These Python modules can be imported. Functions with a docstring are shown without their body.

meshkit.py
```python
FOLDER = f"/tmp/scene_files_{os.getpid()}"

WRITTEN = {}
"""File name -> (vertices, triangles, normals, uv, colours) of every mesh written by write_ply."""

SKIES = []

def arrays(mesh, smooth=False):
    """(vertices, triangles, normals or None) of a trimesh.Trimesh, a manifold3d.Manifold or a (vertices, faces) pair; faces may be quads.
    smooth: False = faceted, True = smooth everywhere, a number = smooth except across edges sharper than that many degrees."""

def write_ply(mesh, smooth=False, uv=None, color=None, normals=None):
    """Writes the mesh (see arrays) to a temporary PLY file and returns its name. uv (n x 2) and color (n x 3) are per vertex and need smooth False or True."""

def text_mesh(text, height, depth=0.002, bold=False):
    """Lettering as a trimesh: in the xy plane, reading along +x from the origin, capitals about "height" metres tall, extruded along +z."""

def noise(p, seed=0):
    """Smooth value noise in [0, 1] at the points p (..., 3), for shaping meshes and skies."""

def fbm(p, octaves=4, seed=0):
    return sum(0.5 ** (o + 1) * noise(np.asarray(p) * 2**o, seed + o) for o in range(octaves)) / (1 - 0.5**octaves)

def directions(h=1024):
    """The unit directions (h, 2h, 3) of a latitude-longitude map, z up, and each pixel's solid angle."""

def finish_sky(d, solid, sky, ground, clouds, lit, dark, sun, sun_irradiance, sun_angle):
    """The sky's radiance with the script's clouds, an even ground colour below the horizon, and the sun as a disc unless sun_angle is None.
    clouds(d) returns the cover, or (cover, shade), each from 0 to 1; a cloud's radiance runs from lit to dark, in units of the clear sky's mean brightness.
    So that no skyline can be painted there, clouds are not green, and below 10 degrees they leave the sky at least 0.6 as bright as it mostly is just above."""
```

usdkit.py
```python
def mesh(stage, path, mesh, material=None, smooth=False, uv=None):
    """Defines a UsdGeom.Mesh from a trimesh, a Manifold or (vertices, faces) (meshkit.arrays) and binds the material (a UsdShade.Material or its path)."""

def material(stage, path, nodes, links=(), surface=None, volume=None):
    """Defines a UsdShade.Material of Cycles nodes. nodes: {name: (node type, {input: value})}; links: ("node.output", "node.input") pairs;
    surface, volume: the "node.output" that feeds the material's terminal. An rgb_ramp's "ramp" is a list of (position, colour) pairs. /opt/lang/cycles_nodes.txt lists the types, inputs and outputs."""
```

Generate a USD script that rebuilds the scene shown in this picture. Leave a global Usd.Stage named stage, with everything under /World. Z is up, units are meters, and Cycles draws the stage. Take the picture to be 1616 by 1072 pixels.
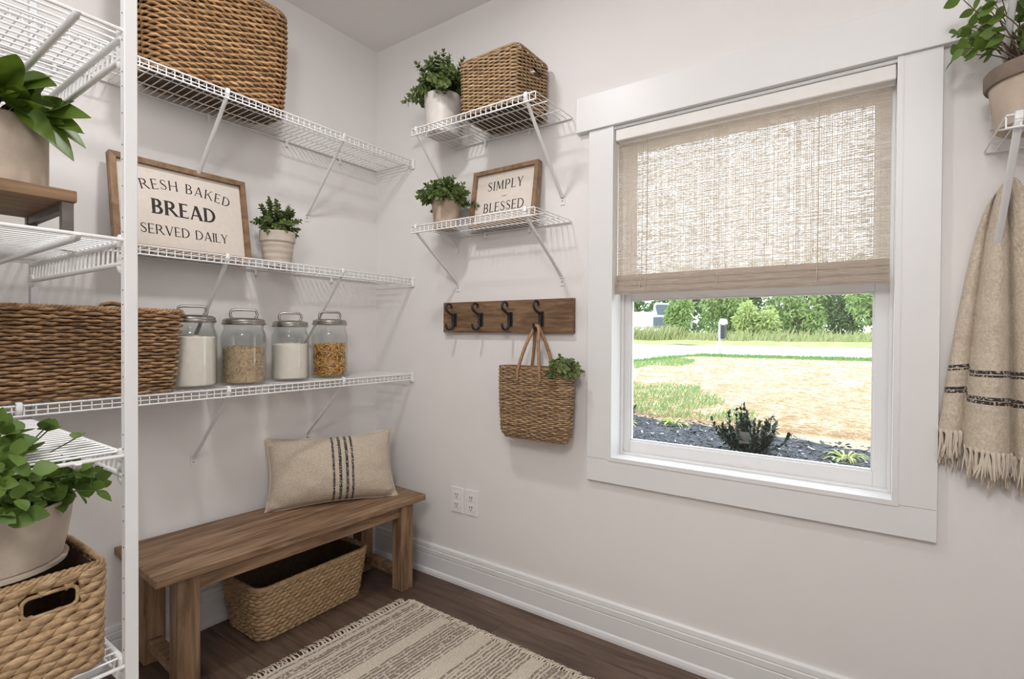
import math, random
import numpy as np, trimesh, usdkit, meshkit
from shapely.geometry import Polygon, LineString, box as sbox
from shapely.ops import unary_union
from shapely import affinity
from pxr import Usd, UsdGeom, UsdLux, UsdShade, Gf, Sdf, Vt

stage = Usd.Stage.CreateInMemory()
UsdGeom.SetStageUpAxis(stage, 'Z'); UsdGeom.SetStageMetersPerUnit(stage, 1.0)
UsdGeom.Xform.Define(stage, '/World'); UsdGeom.Scope.Define(stage, '/World/Looks')
PI = math.pi
# ------------------------------------------------------------------ camera
CAM = np.array([2.3025, -1.9544, 1.2443]); YAW, PIT, ROL, FPX = .6099, -.0111, .0057, 815.2
fw = np.array([-math.sin(YAW)*math.cos(PIT), math.cos(YAW)*math.cos(PIT), math.sin(PIT)])
r0 = np.array([math.cos(YAW), math.sin(YAW), 0]); u0 = np.cross(r0, fw)
rt = r0*math.cos(ROL)+u0*math.sin(ROL); up = -r0*math.sin(ROL)+u0*math.cos(ROL)
cam = UsdGeom.Camera.Define(stage, '/World/camera')
M = np.eye(4); M[0, :3] = rt; M[1, :3] = up; M[2, :3] = -fw; M[3, :3] = CAM
cam.AddTransformOp().Set(Gf.Matrix4d(*M.ravel().tolist()))
cam.CreateHorizontalApertureAttr(36.0); cam.CreateFocalLengthAttr(36.0*FPX/1616); cam.CreateVerticalApertureAttr(36.0*1072/1616)
cam.CreateClippingRangeAttr(Gf.Vec2f(.02, 500)); cam.CreateExposureAttr(0.1)
# ------------------------------------------------------------------ lights
dome = UsdLux.DomeLight.Define(stage, '/World/sky'); dome.CreateIntensityAttr(1.3); dome.CreateColorAttr(Gf.Vec3f(.84, .93, 1.0))
sun = UsdLux.DistantLight.Define(stage, '/World/sun'); sun.CreateIntensityAttr(1.8); sun.CreateColorAttr(Gf.Vec3f(1, .95, .86)); sun.CreateAngleAttr(.6)
def aim(prim, d):
    d = np.array(d, float); d /= np.linalg.norm(d); z = -d; x = np.cross([0, 0, 1], z); x /= np.linalg.norm(x); y = np.cross(z, x)
    m = np.eye(4); m[0, :3] = x; m[1, :3] = y; m[2, :3] = z; prim.AddTransformOp().Set(Gf.Matrix4d(*m.ravel().tolist()))
aim(sun, (-.42, .70, -.60))
HC = 2.82
L1, L2 = (1.02, -1.08), (2.25, -2.45)
lamp = UsdLux.DiskLight.Define(stage, '/World/ceiling_lamp_light'); lamp.CreateRadiusAttr(.085); lamp.CreateIntensityAttr(165.0)
lamp.CreateColorAttr(Gf.Vec3f(1, .985, .99)); lamp.AddTranslateOp().Set(Gf.Vec3d(*L1, HC-.06))
lamp2 = UsdLux.SphereLight.Define(stage, '/World/pendant_lamp_light'); lamp2.CreateRadiusAttr(.2); lamp2.CreateIntensityAttr(30.0)  # fill light added to even out walls and ceiling, no known lamp
lamp2.CreateColorAttr(Gf.Vec3f(1, .985, .99)); lamp2.AddTranslateOp().Set(Gf.Vec3d(*L2, 2.36))

# ------------------------------------------------------------------ helpers
rng = np.random.default_rng(7)
_count = {}
def uniq(parent, name):
    k = (parent, name); n = _count.get(k, 0); _count[k] = n+1
    return f'{parent}/{name}' if n == 0 else f'{parent}/{name}_{n:03d}'
class Node:
    def __init__(s, path, loc): s.path, s.loc = path, np.array(loc, float)
def setd(prim, **kw):
    for k, v in kw.items():
        if v: prim.SetCustomDataByKey(k, v)
def thing(name, label, cat, loc=(0, 0, 0), group=None, kind=None):
    p = uniq('/World', name); x = UsdGeom.Xform.Define(stage, p); x.AddTranslateOp().Set(Gf.Vec3d(*map(float, loc)))
    setd(x.GetPrim(), label=label, category=cat, group=group, kind=kind)
    return Node(p, loc)
def part(parent, name, mb, mat, smooth=False, label=None, uv=None, kind=None):
    """one mesh under a thing (or a part); mb in world coordinates"""
    v, f = mb.arrays() if isinstance(mb, MB) else mb
    p = uniq(parent.path, name)
    m = usdkit.mesh(stage, p, (v-parent.loc, f), MAT[mat], smooth=smooth, uv=uv)
    setd(m.GetPrim(), label=label, kind=kind)
    return Node(p, parent.loc)
def solo(name, mb, mat, label, cat=None, smooth=False, kind=None, group=None, uv=None):
    v, f = mb.arrays() if isinstance(mb, MB) else mb
    loc = np.array([(v[:, 0].min()+v[:, 0].max())/2, (v[:, 1].min()+v[:, 1].max())/2, v[:, 2].min()])
    p = uniq('/World', name); m = usdkit.mesh(stage, p, (v-loc, f), MAT[mat], smooth=smooth, uv=uv)
    m.AddTranslateOp().Set(Gf.Vec3d(*loc.tolist()))
    setd(m.GetPrim(), label=label, category=cat, kind=kind, group=group)
    return Node(p, loc)
_cv = np.array([[sx, sy, sz] for sx in (-1, 1) for sy in (-1, 1) for sz in (-1, 1)], float)
_cs = np.repeat(_cv, 3, 0); _ci = np.tile(np.eye(3), (8, 1))
_h = trimesh.convex.convex_hull(_cs*(1-.2*(1-_ci))); 
_order = [int(np.argmin(np.linalg.norm(_h.vertices-p, axis=1))) for p in _cs*(1-.2*(1-_ci))]
_inv = np.zeros(24, int); _inv[_order] = np.arange(24); _cf = _inv[_h.faces]
BOXF = np.array([[0, 1, 3], [0, 3, 2], [4, 6, 7], [4, 7, 5], [0, 4, 5], [0, 5, 1], [2, 3, 7], [2, 7, 6], [0, 2, 6], [0, 6, 4], [1, 5, 7], [1, 7, 3]])
class MB:
    def __init__(s): s.V, s.F, s.n = [], [], 0
    def add(s, v, f):
        v = np.asarray(v, float); s.V.append(v); s.F.append(np.asarray(f, int)+s.n); s.n += len(v); return s
    def arrays(s): return np.vstack(s.V), np.vstack(s.F)
    def xf(s, fn): s.V = [fn(v) for v in s.V]; return s
    def box(s, a, b, c=0.0, fn=None):
        a, b = np.minimum(a, b).astype(float), np.maximum(a, b).astype(float); m, h = (a+b)/2, (b-a)/2
        if c > 0:
            c = min(c, h.min()*.8); v = m+_cs*(h-c*(1-_ci)); f = _cf
        else: v, f = m+_cv*h, BOXF
        return s.add(fn(v) if fn else v, f)
    def tube(s, pts, r, sides=6, closed=False, ref=None, ry=None, caps=True):
        p = np.asarray(pts, float); n = len(p)
        t = (np.roll(p, -1, 0)-np.roll(p, 1, 0)) if closed else np.gradient(p, axis=0)
        t /= np.linalg.norm(t, axis=1, keepdims=True)+1e-12
        if ref is None:
            d = np.abs(t).mean(0); ref = np.eye(3)[int(np.argmin(d))]
        a = np.broadcast_to(np.asarray(ref, float), p.shape); a = a-t*(a*t).sum(1, keepdims=True); a /= np.linalg.norm(a, axis=1, keepdims=True)+1e-12
        b = np.cross(t, a); r = np.broadcast_to(np.asarray(r, float), (n,)); q = r if ry is None else np.broadcast_to(np.asarray(ry, float), (n,))
        an = np.arange(sides)*2*PI/sides; ca, sa = np.cos(an), np.sin(an)
        v = p[:, None]+r[:, None, None]*ca[None, :, None]*a[:, None]+q[:, None, None]*sa[None, :, None]*b[:, None]
        v = v.reshape(-1, 3); k = n if closed else n-1
        i, j = np.meshgrid(np.arange(k), np.arange(sides), indexing='ij'); i2, j2 = (i+1) % n, (j+1) % sides
        q4 = np.stack([i*sides+j, i*sides+j2, i2*sides+j2, i2*sides+j], -1).reshape(-1, 4)
        s.add(v, np.vstack([q4[:, [0, 1, 2]], q4[:, [0, 2, 3]]]))
        if caps and not closed:
            e = np.arange(1, sides-1)
            s.add(v[:sides], np.stack([0*e, e+1, e], 1)); s.add(v[-sides:], np.stack([0*e, e, e+1], 1))
        return s
    def lathe(s, prof, c=(0, 0, 0), n=40, closed=False, fn=None):
        prof = np.asarray(prof, float); an = np.arange(n)*2*PI/n; k = len(prof)
        v = np.stack([prof[:, 0][:, None]*np.cos(an), prof[:, 0][:, None]*np.sin(an), np.broadcast_to(prof[:, 1][:, None], (k, n))], -1).reshape(-1, 3)+np.asarray(c, float)
        i, j = np.meshgrid(np.arange(k if closed else k-1), np.arange(n), indexing='ij'); i2, j2 = (i+1) % k, (j+1) % n
        q = np.stack([i*n+j, i*n+j2, i2*n+j2, i2*n+j], -1).reshape(-1, 4)
        if fn: v = fn(v)
        return s.add(v, np.vstack([q[:, [0, 1, 2]], q[:, [0, 2, 3]]]))
    def grid(s, P, wrap=False):
        n, m = P.shape[:2]; i, j = np.meshgrid(np.arange(n-1), np.arange(m if wrap else m-1), indexing='ij'); j2 = (j+1) % m
        q = np.stack([i*m+j, i*m+j2, (i+1)*m+j2, (i+1)*m+j], -1).reshape(-1, 4)
        return s.add(P.reshape(-1, 3), np.vstack([q[:, [0, 1, 2]], q[:, [0, 2, 3]]]))
    def prism(s, poly, h, fn=None):
        for g in getattr(poly, 'geoms', [poly]):
            if g.is_empty: continue
            m = trimesh.creation.extrude_polygon(g, h, engine='earcut'); v = np.array(m.vertices); s.add(fn(v) if fn else v, np.array(m.faces))
        return s
def spline(ctrl, n):
    c = np.asarray(ctrl, float); k = len(c); t = np.linspace(0, k-1, n); i = np.minimum(t.astype(int), k-2); u = (t-i)[:, None]
    e = np.vstack([2*c[0]-c[1], c, 2*c[-1]-c[-2]]); a, b, d, g = e[i], e[i+1], e[i+2], e[i+3]
    return .5*((2*b)+(-a+d)*u+(2*a-5*b+4*d-g)*u*u+(-a+3*b-3*d+g)*u**3)
def nrm(v): v = np.asarray(v, float); return v/(np.linalg.norm(v)+1e-12)

# ------------------------------------------------------------------ materials
MAT = {}
def mat(name, nodes, links=(), surface='p.BSDF'):
    MAT[name] = usdkit.material(stage, f'/World/Looks/{name}', nodes, links, surface=surface)
def plain(name, col, rough=.5, var=.08, scale=20, bump=0, bscale=200, bdist=.002, **kw):
    c = np.array(col, float)
    nodes = {'tc': ('texture_coordinate', {}), 'n': ('noise_texture', {'scale': scale, 'detail': 4.0}),
             'rp': ('rgb_ramp', {'ramp': [(.3, tuple(c*(1-var))), (.7, tuple(np.minimum(c*(1+var), 1)))]}), 'p': ('principled_bsdf', {'roughness': rough, **kw})}
    links = [('tc.object', 'n.vector'), ('n.fac', 'rp.fac'), ('rp.color', 'p.base_color')]
    if bump:
        nodes['n2'] = ('noise_texture', {'scale': bscale, 'detail': 3.0}); nodes['b'] = ('bump', {'strength': bump, 'distance': bdist})
        links += [('tc.object', 'n2.vector'), ('n2.fac', 'b.height'), ('b.normal', 'p.normal')]
    mat(name, nodes, links)
def streaky(name, cols, stretch, scale=6, rough=.6, bump=.3, bdist=.002, rnd=.35, detail=6.0, dist=.6, spread=(.28, .72)):
    """stretched noise colour (grain, fibre) that differs from object to object"""
    st = [(spread[0]+(spread[1]-spread[0])*i/(len(cols)-1), c) for i, c in enumerate(cols)]
    nodes = {'tc': ('texture_coordinate', {}), 'oi': ('object_info', {}), 'm1': ('math', {'math_type': 'multiply', 'value2': 37.0}),
             'cx': ('combine_xyz', {}), 'va': ('vector_math', {'math_type': 'add'}), 'mp': ('mapping', {'scale': stretch}),
             'n': ('noise_texture', {'scale': scale, 'detail': detail, 'roughness': .62, 'distortion': dist}), 'rp': ('rgb_ramp', {'ramp': st}),
             'mr': ('map_range', {'from_min': 0.0, 'from_max': 1.0, 'to_min': 1-rnd, 'to_max': 1+rnd}),
             'mx': ('vector_math', {'math_type': 'scale'}), 'b': ('bump', {'strength': bump, 'distance': bdist}), 'p': ('principled_bsdf', {'roughness': rough, 'specular_ior_level': .3})}
    links = [('oi.random', 'm1.value1'), ('m1.value', 'cx.x'), ('m1.value', 'cx.y'), ('m1.value', 'cx.z'), ('tc.object', 'mp.vector'), ('mp.vector', 'va.vector1'), ('cx.vector', 'va.vector2'),
             ('va.vector', 'n.vector'), ('n.fac', 'rp.fac'), ('rp.color', 'mx.vector1'), ('oi.random', 'mr.value'), ('mr.result', 'mx.scale'), ('mx.vector', 'p.base_color'),
             ('n.fac', 'b.height'), ('b.normal', 'p.normal')]
    mat(name, nodes, links)
plain('wall_paint', (.80, .775, .757), .75, .015, 3, .12, 260, .0015)
plain('ceiling_paint', (.89, .87, .85), .85, .012, 3, .1, 200, .0015)
plain('trim_paint', (.79, .788, .785), .38, .01, 5)
plain('white_wire', (.84, .84, .835), .32, .01, 5)
plain('white_steel', (.80, .80, .80), .4, .02, 10)
plain('plastic_white', (.84, .83, .815), .35, .01)
plain('dark_slot', (.03, .028, .026), .6, .05)
plain('screw_steel', (.5, .5, .5), .4, .05, metallic=.8)
WL = dict(rough=.55, bump=.35, bdist=.0015)
streaky('bench_wood', [(.085, .049, .027), (.235, .142, .081), (.38, .255, .155)], (14, 1.2, 14), 2.6, rnd=.12, **WL)
streaky('bench_leg_wood', [(.085, .049, .027), (.23, .138, .078), (.37, .245, .148)], (14, 14, 1.3), 2.6, rnd=.14, **WL)
streaky('board_wood', [(.075, .042, .024), (.18, .106, .058), (.29, .19, .112)], (1.6, 12, 14), 3.2, rnd=.1, dist=1.2, **WL)
streaky('frame_wood', [(.16, .092, .05), (.255, .155, .088), (.34, .22, .135)], (9, 9, 9), 3.0, rnd=.12, **WL)
streaky('stand_wood', [(.14, .08, .042), (.24, .145, .08), (.32, .205, .12)], (12, 1.4, 12), 3.0, rnd=.1, **WL)
streaky('floor_wood', [(.055, .034, .024), (.108, .070, .050), (.165, .112, .082)], (1.3, 13, 13), 2.4, rough=.42, bump=.18, rnd=.22)
streaky('willow', [(.14, .072, .030), (.38, .218, .10), (.60, .39, .205)], (8, 8, 30), 4.0, rough=.5, bump=.35, rnd=.22)
streaky('willow_dark', [(.115, .064, .031), (.33, .195, .10), (.53, .345, .195)], (8, 8, 30), 4.0, rough=.5, bump=.35, rnd=.24)
streaky('seagrass', [(.18, .11, .058), (.40, .268, .148), (.60, .44, .27)], (10, 10, 34), 4.0, rough=.6, bump=.35, rnd=.2)
streaky('hyacinth', [(.25, .155, .08), (.45, .30, .165), (.64, .47, .29)], (12, 12, 40), 3.5, rough=.55, bump=.4, rnd=.12)
streaky('hyacinth_dark', [(.19, .115, .06), (.36, .235, .125), (.52, .37, .22)], (12, 12, 40), 3.5, rough=.55, bump=.4, rnd=.12)
streaky('tote_weave', [(.15, .092, .048), (.34, .222, .125), (.52, .38, .235)], (9, 9, 34), 4.5, rough=.6, bump=.35, rnd=.25)
streaky('tote_handle', [(.24, .125, .06), (.38, .215, .11), (.48, .29, .16)], (20, 20, 8), 5.0, rough=.5, bump=.3, rnd=.08)
plain('basket_gap_shade', (.085, .05, .026), .8, .25, 60)  # shade between the strands, put into the liner colour
plain('black_iron', (.022, .02, .019), .45, .15, 40, .2, 120)
plain('brass_dark', (.30, .26, .21), .38, .1, 30, metallic=.9)
plain('lid_metal', (.42, .40, .37), .33, .06, 30, metallic=1.0)
plain('grey_metal', (.16, .145, .13), .45, .15, 20, metallic=.5)
plain('concrete_pot', (.50, .425, .35), .85, .16, 14, .35, 90, .003)
plain('concrete_pot_warm', (.52, .43, .345), .85, .18, 12, .35, 90, .003)
plain('terracotta_grey', (.45, .345, .265), .85, .2, 18, .35, 120, .002)
plain('ceramic_ribbed', (.55, .475, .405), .7, .12, 22, .3, 140, .002)
plain('glazed_white', (.70, .665, .62), .32, .07, 20, .1, 60)
plain('pot_rim_brown', (.20, .15, .115), .7, .15, 25, .3, 90)
plain('soil', (.035, .024, .017), .95, .4, 80, .6, 120, .005)
plain('sign_paper', (.72, .655, .58), .9, .03, 60, .15, 400, .0006)
plain('lettering_ink', (.035, .03, .027), .8, .1, 50)
plain('flour', (.83, .76, .68), .95, .04, 30, .35, 160, .002)
mat('oats', {'g': ('geometry', {}), 'rp': ('rgb_ramp', {'ramp': [(0, (.58, .43, .27)), (.5, (.84, .69, .49)), (1, (.95, .86, .70))]}), 'p': ('principled_bsdf', {'roughness': .85})}, [('g.random_per_island', 'rp.fac'), ('rp.color', 'p.base_color')])
plain('pasta', (.60, .33, .09), .55, .18, 60)
plain('fringe_cotton', (.66, .58, .475), .95, .08, 60)
plain('shade_header', (.82, .80, .77), .5, .02)
def leafmat(name, a, b, rough=.45, trans=.3):
    a, b = np.array(a), np.array(b)
    mat(name, {'tc': ('texture_coordinate', {}), 'oi': ('object_info', {}), 'g': ('geometry', {}), 'ad': ('math', {'math_type': 'multiply_add', 'value2': .45}),
               'n': ('noise_texture', {'scale': 14.0, 'detail': 2.0}), 'mm': ('math', {'math_type': 'multiply', 'value2': .55}),
               'rp': ('rgb_ramp', {'ramp': [(.15, tuple(a)), (.85, tuple(b))]}), 'p': ('principled_bsdf', {'roughness': rough, 'specular_ior_level': .35}),
               't': ('translucent_bsdf', {}), 'mx': ('mix_closure', {'fac': trans})},
        [('tc.object', 'n.vector'), ('n.fac', 'mm.value1'), ('g.random_per_island', 'ad.value1'), ('mm.value', 'ad.value3'), ('ad.value', 'rp.fac'),
         ('rp.color', 'p.base_color'), ('rp.color', 't.color'), ('p.BSDF', 'mx.closure1'), ('t.BSDF', 'mx.closure2')], surface='mx.closure')
leafmat('leaf_broad', (.085, .15, .016), (.24, .35, .045), .4, .3)
leafmat('leaf_herb', (.085, .16, .028), (.31, .43, .095), .45, .3)
leafmat('leaf_box', (.09, .145, .04), (.38, .45, .18), .5, .25)
leafmat('leaf_olive', (.13, .18, .06), (.40, .45, .20), .5, .25)
leafmat('leaf_shrub', (.010, .022, .010), (.045, .075, .026), .5, .15)
leafmat('leaf_hedge', (.20, .30, .09), (.56, .66, .28), .6, .3)
leafmat('leaf_hedge_dark', (.10, .17, .06), (.32, .42, .17), .6, .25)
leafmat('leaf_yellow', (.34, .42, .14), (.68, .72, .34), .6, .3)
leafmat('blade_green', (.12, .26, .07), (.35, .52, .20), .6, .3)
leafmat('blade_weed', (.30, .33, .14), (.58, .56, .32), .7, .3)
leafmat('blade_straw', (.44, .31, .19), (.66, .50, .33), .8, .1)
leafmat('leaf_stripe', (.35, .42, .12), (.85, .80, .45), .6, .3)
plain('stem_green', (.07, .10, .03), .6, .2)
plain('stem_brown', (.12, .075, .045), .7, .2)
# pane: sunlight passes
mat('window_glass', {'lw': ('layer_weight', {'blend': .5}), 'pw': ('math', {'math_type': 'power', 'value2': 4.0}), 'ma': ('math', {'math_type': 'multiply_add', 'value2': .6, 'value3': .03}), 't': ('transparent_bsdf', {'color': (.98, .988, .985)}), 'g': ('glossy_bsdf', {'roughness': 0.0}), 'm': ('mix_closure', {})},
    [('lw.facing', 'pw.value1'), ('pw.value', 'ma.value1'), ('ma.value', 'm.fac'), ('t.BSDF', 'm.closure1'), ('g.BSDF', 'm.closure2')], surface='m.closure')
mat('jar_glass', {'lw': ('layer_weight', {'blend': .5}), 'pw': ('math', {'math_type': 'power', 'value2': 3.0}), 'ma': ('math', {'math_type': 'multiply_add', 'value2': .55, 'value3': .03}), 't': ('transparent_bsdf', {'color': (.975, .985, .98)}), 'g': ('glossy_bsdf', {'roughness': 0.0}), 'm': ('mix_closure', {})},
    [('lw.facing', 'pw.value1'), ('pw.value', 'ma.value1'), ('ma.value', 'm.fac'), ('t.BSDF', 'm.closure1'), ('g.BSDF', 'm.closure2')], surface='m.closure')
mat('lamp_glow', {'e': ('emission', {'color': (1, .94, .86), 'strength': 6.0})}, surface='e.emission')
# woven shade reeds
mat('reed', {'tc': ('texture_coordinate', {}), 'g': ('geometry', {}), 'mp': ('mapping', {'scale': (5, 1, 160)}), 'n': ('noise_texture', {'scale': 3.0, 'detail': 4.0}),
             'ad': ('math', {'math_type': 'multiply_add', 'value2': .4}), 'mm': ('math', {'math_type': 'multiply', 'value2': .6}),
             'rp': ('rgb_ramp', {'ramp': [(.15, (.64, .55, .46)), (.5, (.87, .815, .755)), (.85, (.95, .925, .895))]}), 'd': ('diffuse_bsdf', {}), 't': ('translucent_bsdf', {}), 'm': ('mix_closure', {'fac': .52})},
    [('tc.object', 'mp.vector'), ('mp.vector', 'n.vector'), ('n.fac', 'mm.value1'), ('g.random_per_island', 'ad.value1'), ('mm.value', 'ad.value3'), ('ad.value', 'rp.fac'),
     ('rp.color', 'd.color'), ('rp.color', 't.color'), ('d.BSDF', 'm.closure1'), ('t.BSDF', 'm.closure2')], surface='m.closure')
plain('shade_cord', (.62, .55, .47), .9, .05)
def banded(name, base, dark, bands, axis, rough=.95, soft=.001, bump=.5, bscale=500, uvs=False, dash=0):
    """cloth with woven stripes: bands = [(centre, half width)] along an object axis or the v of the mesh"""
    base, dark = np.array(base), np.array(dark)
    nodes = {'tc': ('texture_coordinate', {}), 'sx': ('separate_xyz', {}), 'n': ('noise_texture', {'scale': 150.0, 'detail': 3.0}),
             'rp': ('rgb_ramp', {'ramp': [(.3, tuple(base*.84)), (.7, tuple(np.minimum(base*1.14, 1)))]}), 'nb': ('noise_texture', {'scale': bscale, 'detail': 2.0}),
             'b': ('bump', {'strength': bump, 'distance': .002}), 'p': ('principled_bsdf', {'roughness': rough, 'specular_ior_level': .15, 'sheen_weight': .15}), 'mx': ('mix_color', {'b': tuple(dark)})}
    links = [('tc.UV' if uvs else 'tc.object', 'sx.vector'), ('tc.object', 'n.vector'), ('tc.object', 'nb.vector'), ('n.fac', 'rp.fac'), ('nb.fac', 'b.height'), ('b.normal', 'p.normal'), ('rp.color', 'mx.a'), ('mx.result', 'p.base_color')]
    prev = None
    for i, (c, w) in enumerate(bands):
        nodes[f'c{i}'] = ('math', {'math_type': 'compare', 'value2': float(c), 'value3': float(w)}); links.append((f'sx.{axis}', f'c{i}.value1'))
        if prev is None: prev = f'c{i}.value'
        else:
            nodes[f'a{i}'] = ('math', {'math_type': 'maximum'}); links += [(prev, f'a{i}.value1'), (f'c{i}.value', f'a{i}.value2')]; prev = f'a{i}.value'
    if dash:
        nodes['wv'] = ('noise_texture', {'scale': dash, 'detail': 1.0}); nodes['wr'] = ('map_range', {'from_min': .36, 'from_max': .46, 'to_min': 0.0, 'to_max': 1.0, 'clamp': True}); nodes['dm'] = ('math', {'math_type': 'multiply'})
        links += [('tc.object', 'wv.vector'), ('wv.fac', 'wr.value'), ('wr.result', 'dm.value1'), (prev, 'dm.value2')]; prev = 'dm.value'
    if prev: links.append((prev, 'mx.fac'))
    else: nodes['mx'][1]['fac'] = 0.0
    mat(name, nodes, links)

# ------------------------------------------------------------------ room shell
X1, Y1 = 3.6, -3.4
WX0, WX1, WZ0, WZ1 = 1.429, 2.366, .736, 2.081      # window opening
WT = .16
def slab(name, a, b, m, label):
    return solo(name, MB().box(a, b), m, label, kind='structure')
slab('wall_left', (-.12, Y1-.12, -.1), (0, 0, HC), 'wall_paint', 'warm white painted wall behind the long wire shelves and bench')
mb = MB()
mb.box((-8, 0, -.4), (WX0, WT, HC+.35)); mb.box((WX1, 0, -.4), (10, WT, HC+.35)); mb.box((WX0, 0, -.4), (WX1, WT, WZ0)); mb.box((WX0, 0, WZ1), (WX1, WT, HC+.35))
solo('wall_back', mb, 'wall_paint', 'warm white painted wall with the window and hook board', kind='structure')
slab('wall_right', (X1, Y1-.12, -.1), (X1+.12, 0, HC), 'wall_paint', 'warm white wall beyond the right edge of the view')
slab('wall_front', (0, Y1-.12, -.1), (X1, Y1, HC), 'wall_paint', 'warm white wall behind the camera')
slab('ceiling', (-.12, Y1-.12, HC), (X1+.12, 0, HC+.1), 'ceiling_paint', 'flat off-white ceiling')
slab('roof', (-8, -8, HC+.35), (10, .55, HC+.5), 'trim_paint', 'unseen house roof slab put in to shade the flower bed')  # out of view, spread wide to keep the sun off the bed
# floor of single planks
fl = thing('floor', 'dark brown wood plank floor', None, (0, 0, 0), kind='structure')
part(fl, 'subfloor', MB().box((-.02, Y1, -.06), (X1, 0, -.012)), 'dark_slot')
pw = .152; r = random.Random(3)
for k in range(int(-Y1/pw)+1):
    ya, yb = -k*pw, max(-(k+1)*pw, Y1); x = -r.random()*1.0 if k else -.55
    while x < X1:
        L = 1.25; a, b = max(x, 0), min(x+L, X1)
        if b-a > .05: part(fl, 'plank', MB().box((a+.0006, yb+.0006, -.012), (b-.0006, ya-.0006, 0), .0012), 'floor_wood')
        x += L
# baseboards
prof = [(0, 0), (.024, 0), (.024, .012), (.021, .024), (.0155, .030), (.0155, .098), (.0135, .1005), (.0135, .103), (.0165, .106), (.0165, .127), (.0125, .1295), (.0125, .132), (.0145, .1345), (.0125, .150), (.006, .156), (0, .156)]
def baseboard(name, fn, L, label):
    P = Polygon(prof); mb = MB(); mb.prism(P, L, fn); solo(name, mb, 'trim_paint', label, kind='structure')
baseboard('baseboard_back', lambda v: np.stack([v[:, 2], -v[:, 0], v[:, 1]], 1), X1, 'white moulded baseboard under the window')
baseboard('baseboard_left', lambda v: np.stack([v[:, 0], -v[:, 2], v[:, 1]], 1)[:, :], -Y1, 'white moulded baseboard behind the bench')
# ceiling light (out of view, it lights the room)
cl = thing('ceiling_light', 'flush round ceiling light above the room', 'ceiling light', (*L1, HC-.05))
part(cl, 'base', MB().lathe([(0, HC), (.16, HC), (.16, HC-.03), (.0, HC-.03)], (*L1, 0)), 'trim_paint')
cl = thing('pendant_lamp', 'unseen globe fixture added as room fill light', 'pendant lamp', (*L2, 2.58))  # made-up fixture out of view, hung where the fill light sits
part(cl, 'canopy', MB().lathe([(0, HC), (.06, HC), (.06, HC-.025), (0, HC-.03)], (*L2, 0), 24), 'trim_paint'); part(cl, 'cord', MB().tube([(*L2, HC-.02), (*L2, 2.57)], .004, 6), 'trim_paint')

# ------------------------------------------------------------------ window
w = thing('window_1', 'white single-hung window with wide flat casing', None, (1.9, 0, WZ0), kind='structure')
part(w, 'head_casing', MB().box((1.279, -.032, 2.081), (2.511, 0, 2.225), .0015), 'trim_paint')
part(w, 'side_casing', MB().box((1.333, -.02, WZ0), (WX0+.001, 0, 2.081), .001), 'trim_paint')
part(w, 'side_casing', MB().box((WX1-.001, -.02, WZ0), (2.461, 0, 2.081), .001), 'trim_paint')
part(w, 'bottom_casing', MB().box((1.333, -.0195, .642), (2.461, 0, WZ0-.0008), .001), 'trim_paint')
t = .012
part(w, 'jamb', MB().box((WX0-.003, -.022, WZ0-.003), (WX0+t, WT, WZ1+.002), 0), 'trim_paint')
part(w, 'jamb', MB().box((WX1-t, -.022, WZ0-.003), (WX1+.003, WT, WZ1+.002), 0), 'trim_paint')
part(w, 'sill', MB().box((WX0-.0035, -.0225, WZ0-.0035), (WX1+.0035, WT+.03, WZ0+t), 0), 'trim_paint')
part(w, 'head_jamb', MB().box((WX0, -.01, WZ1-t), (WX1, WT, WZ1), .002), 'trim_paint')
xa, xb = WX0+t, WX1-t
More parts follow.
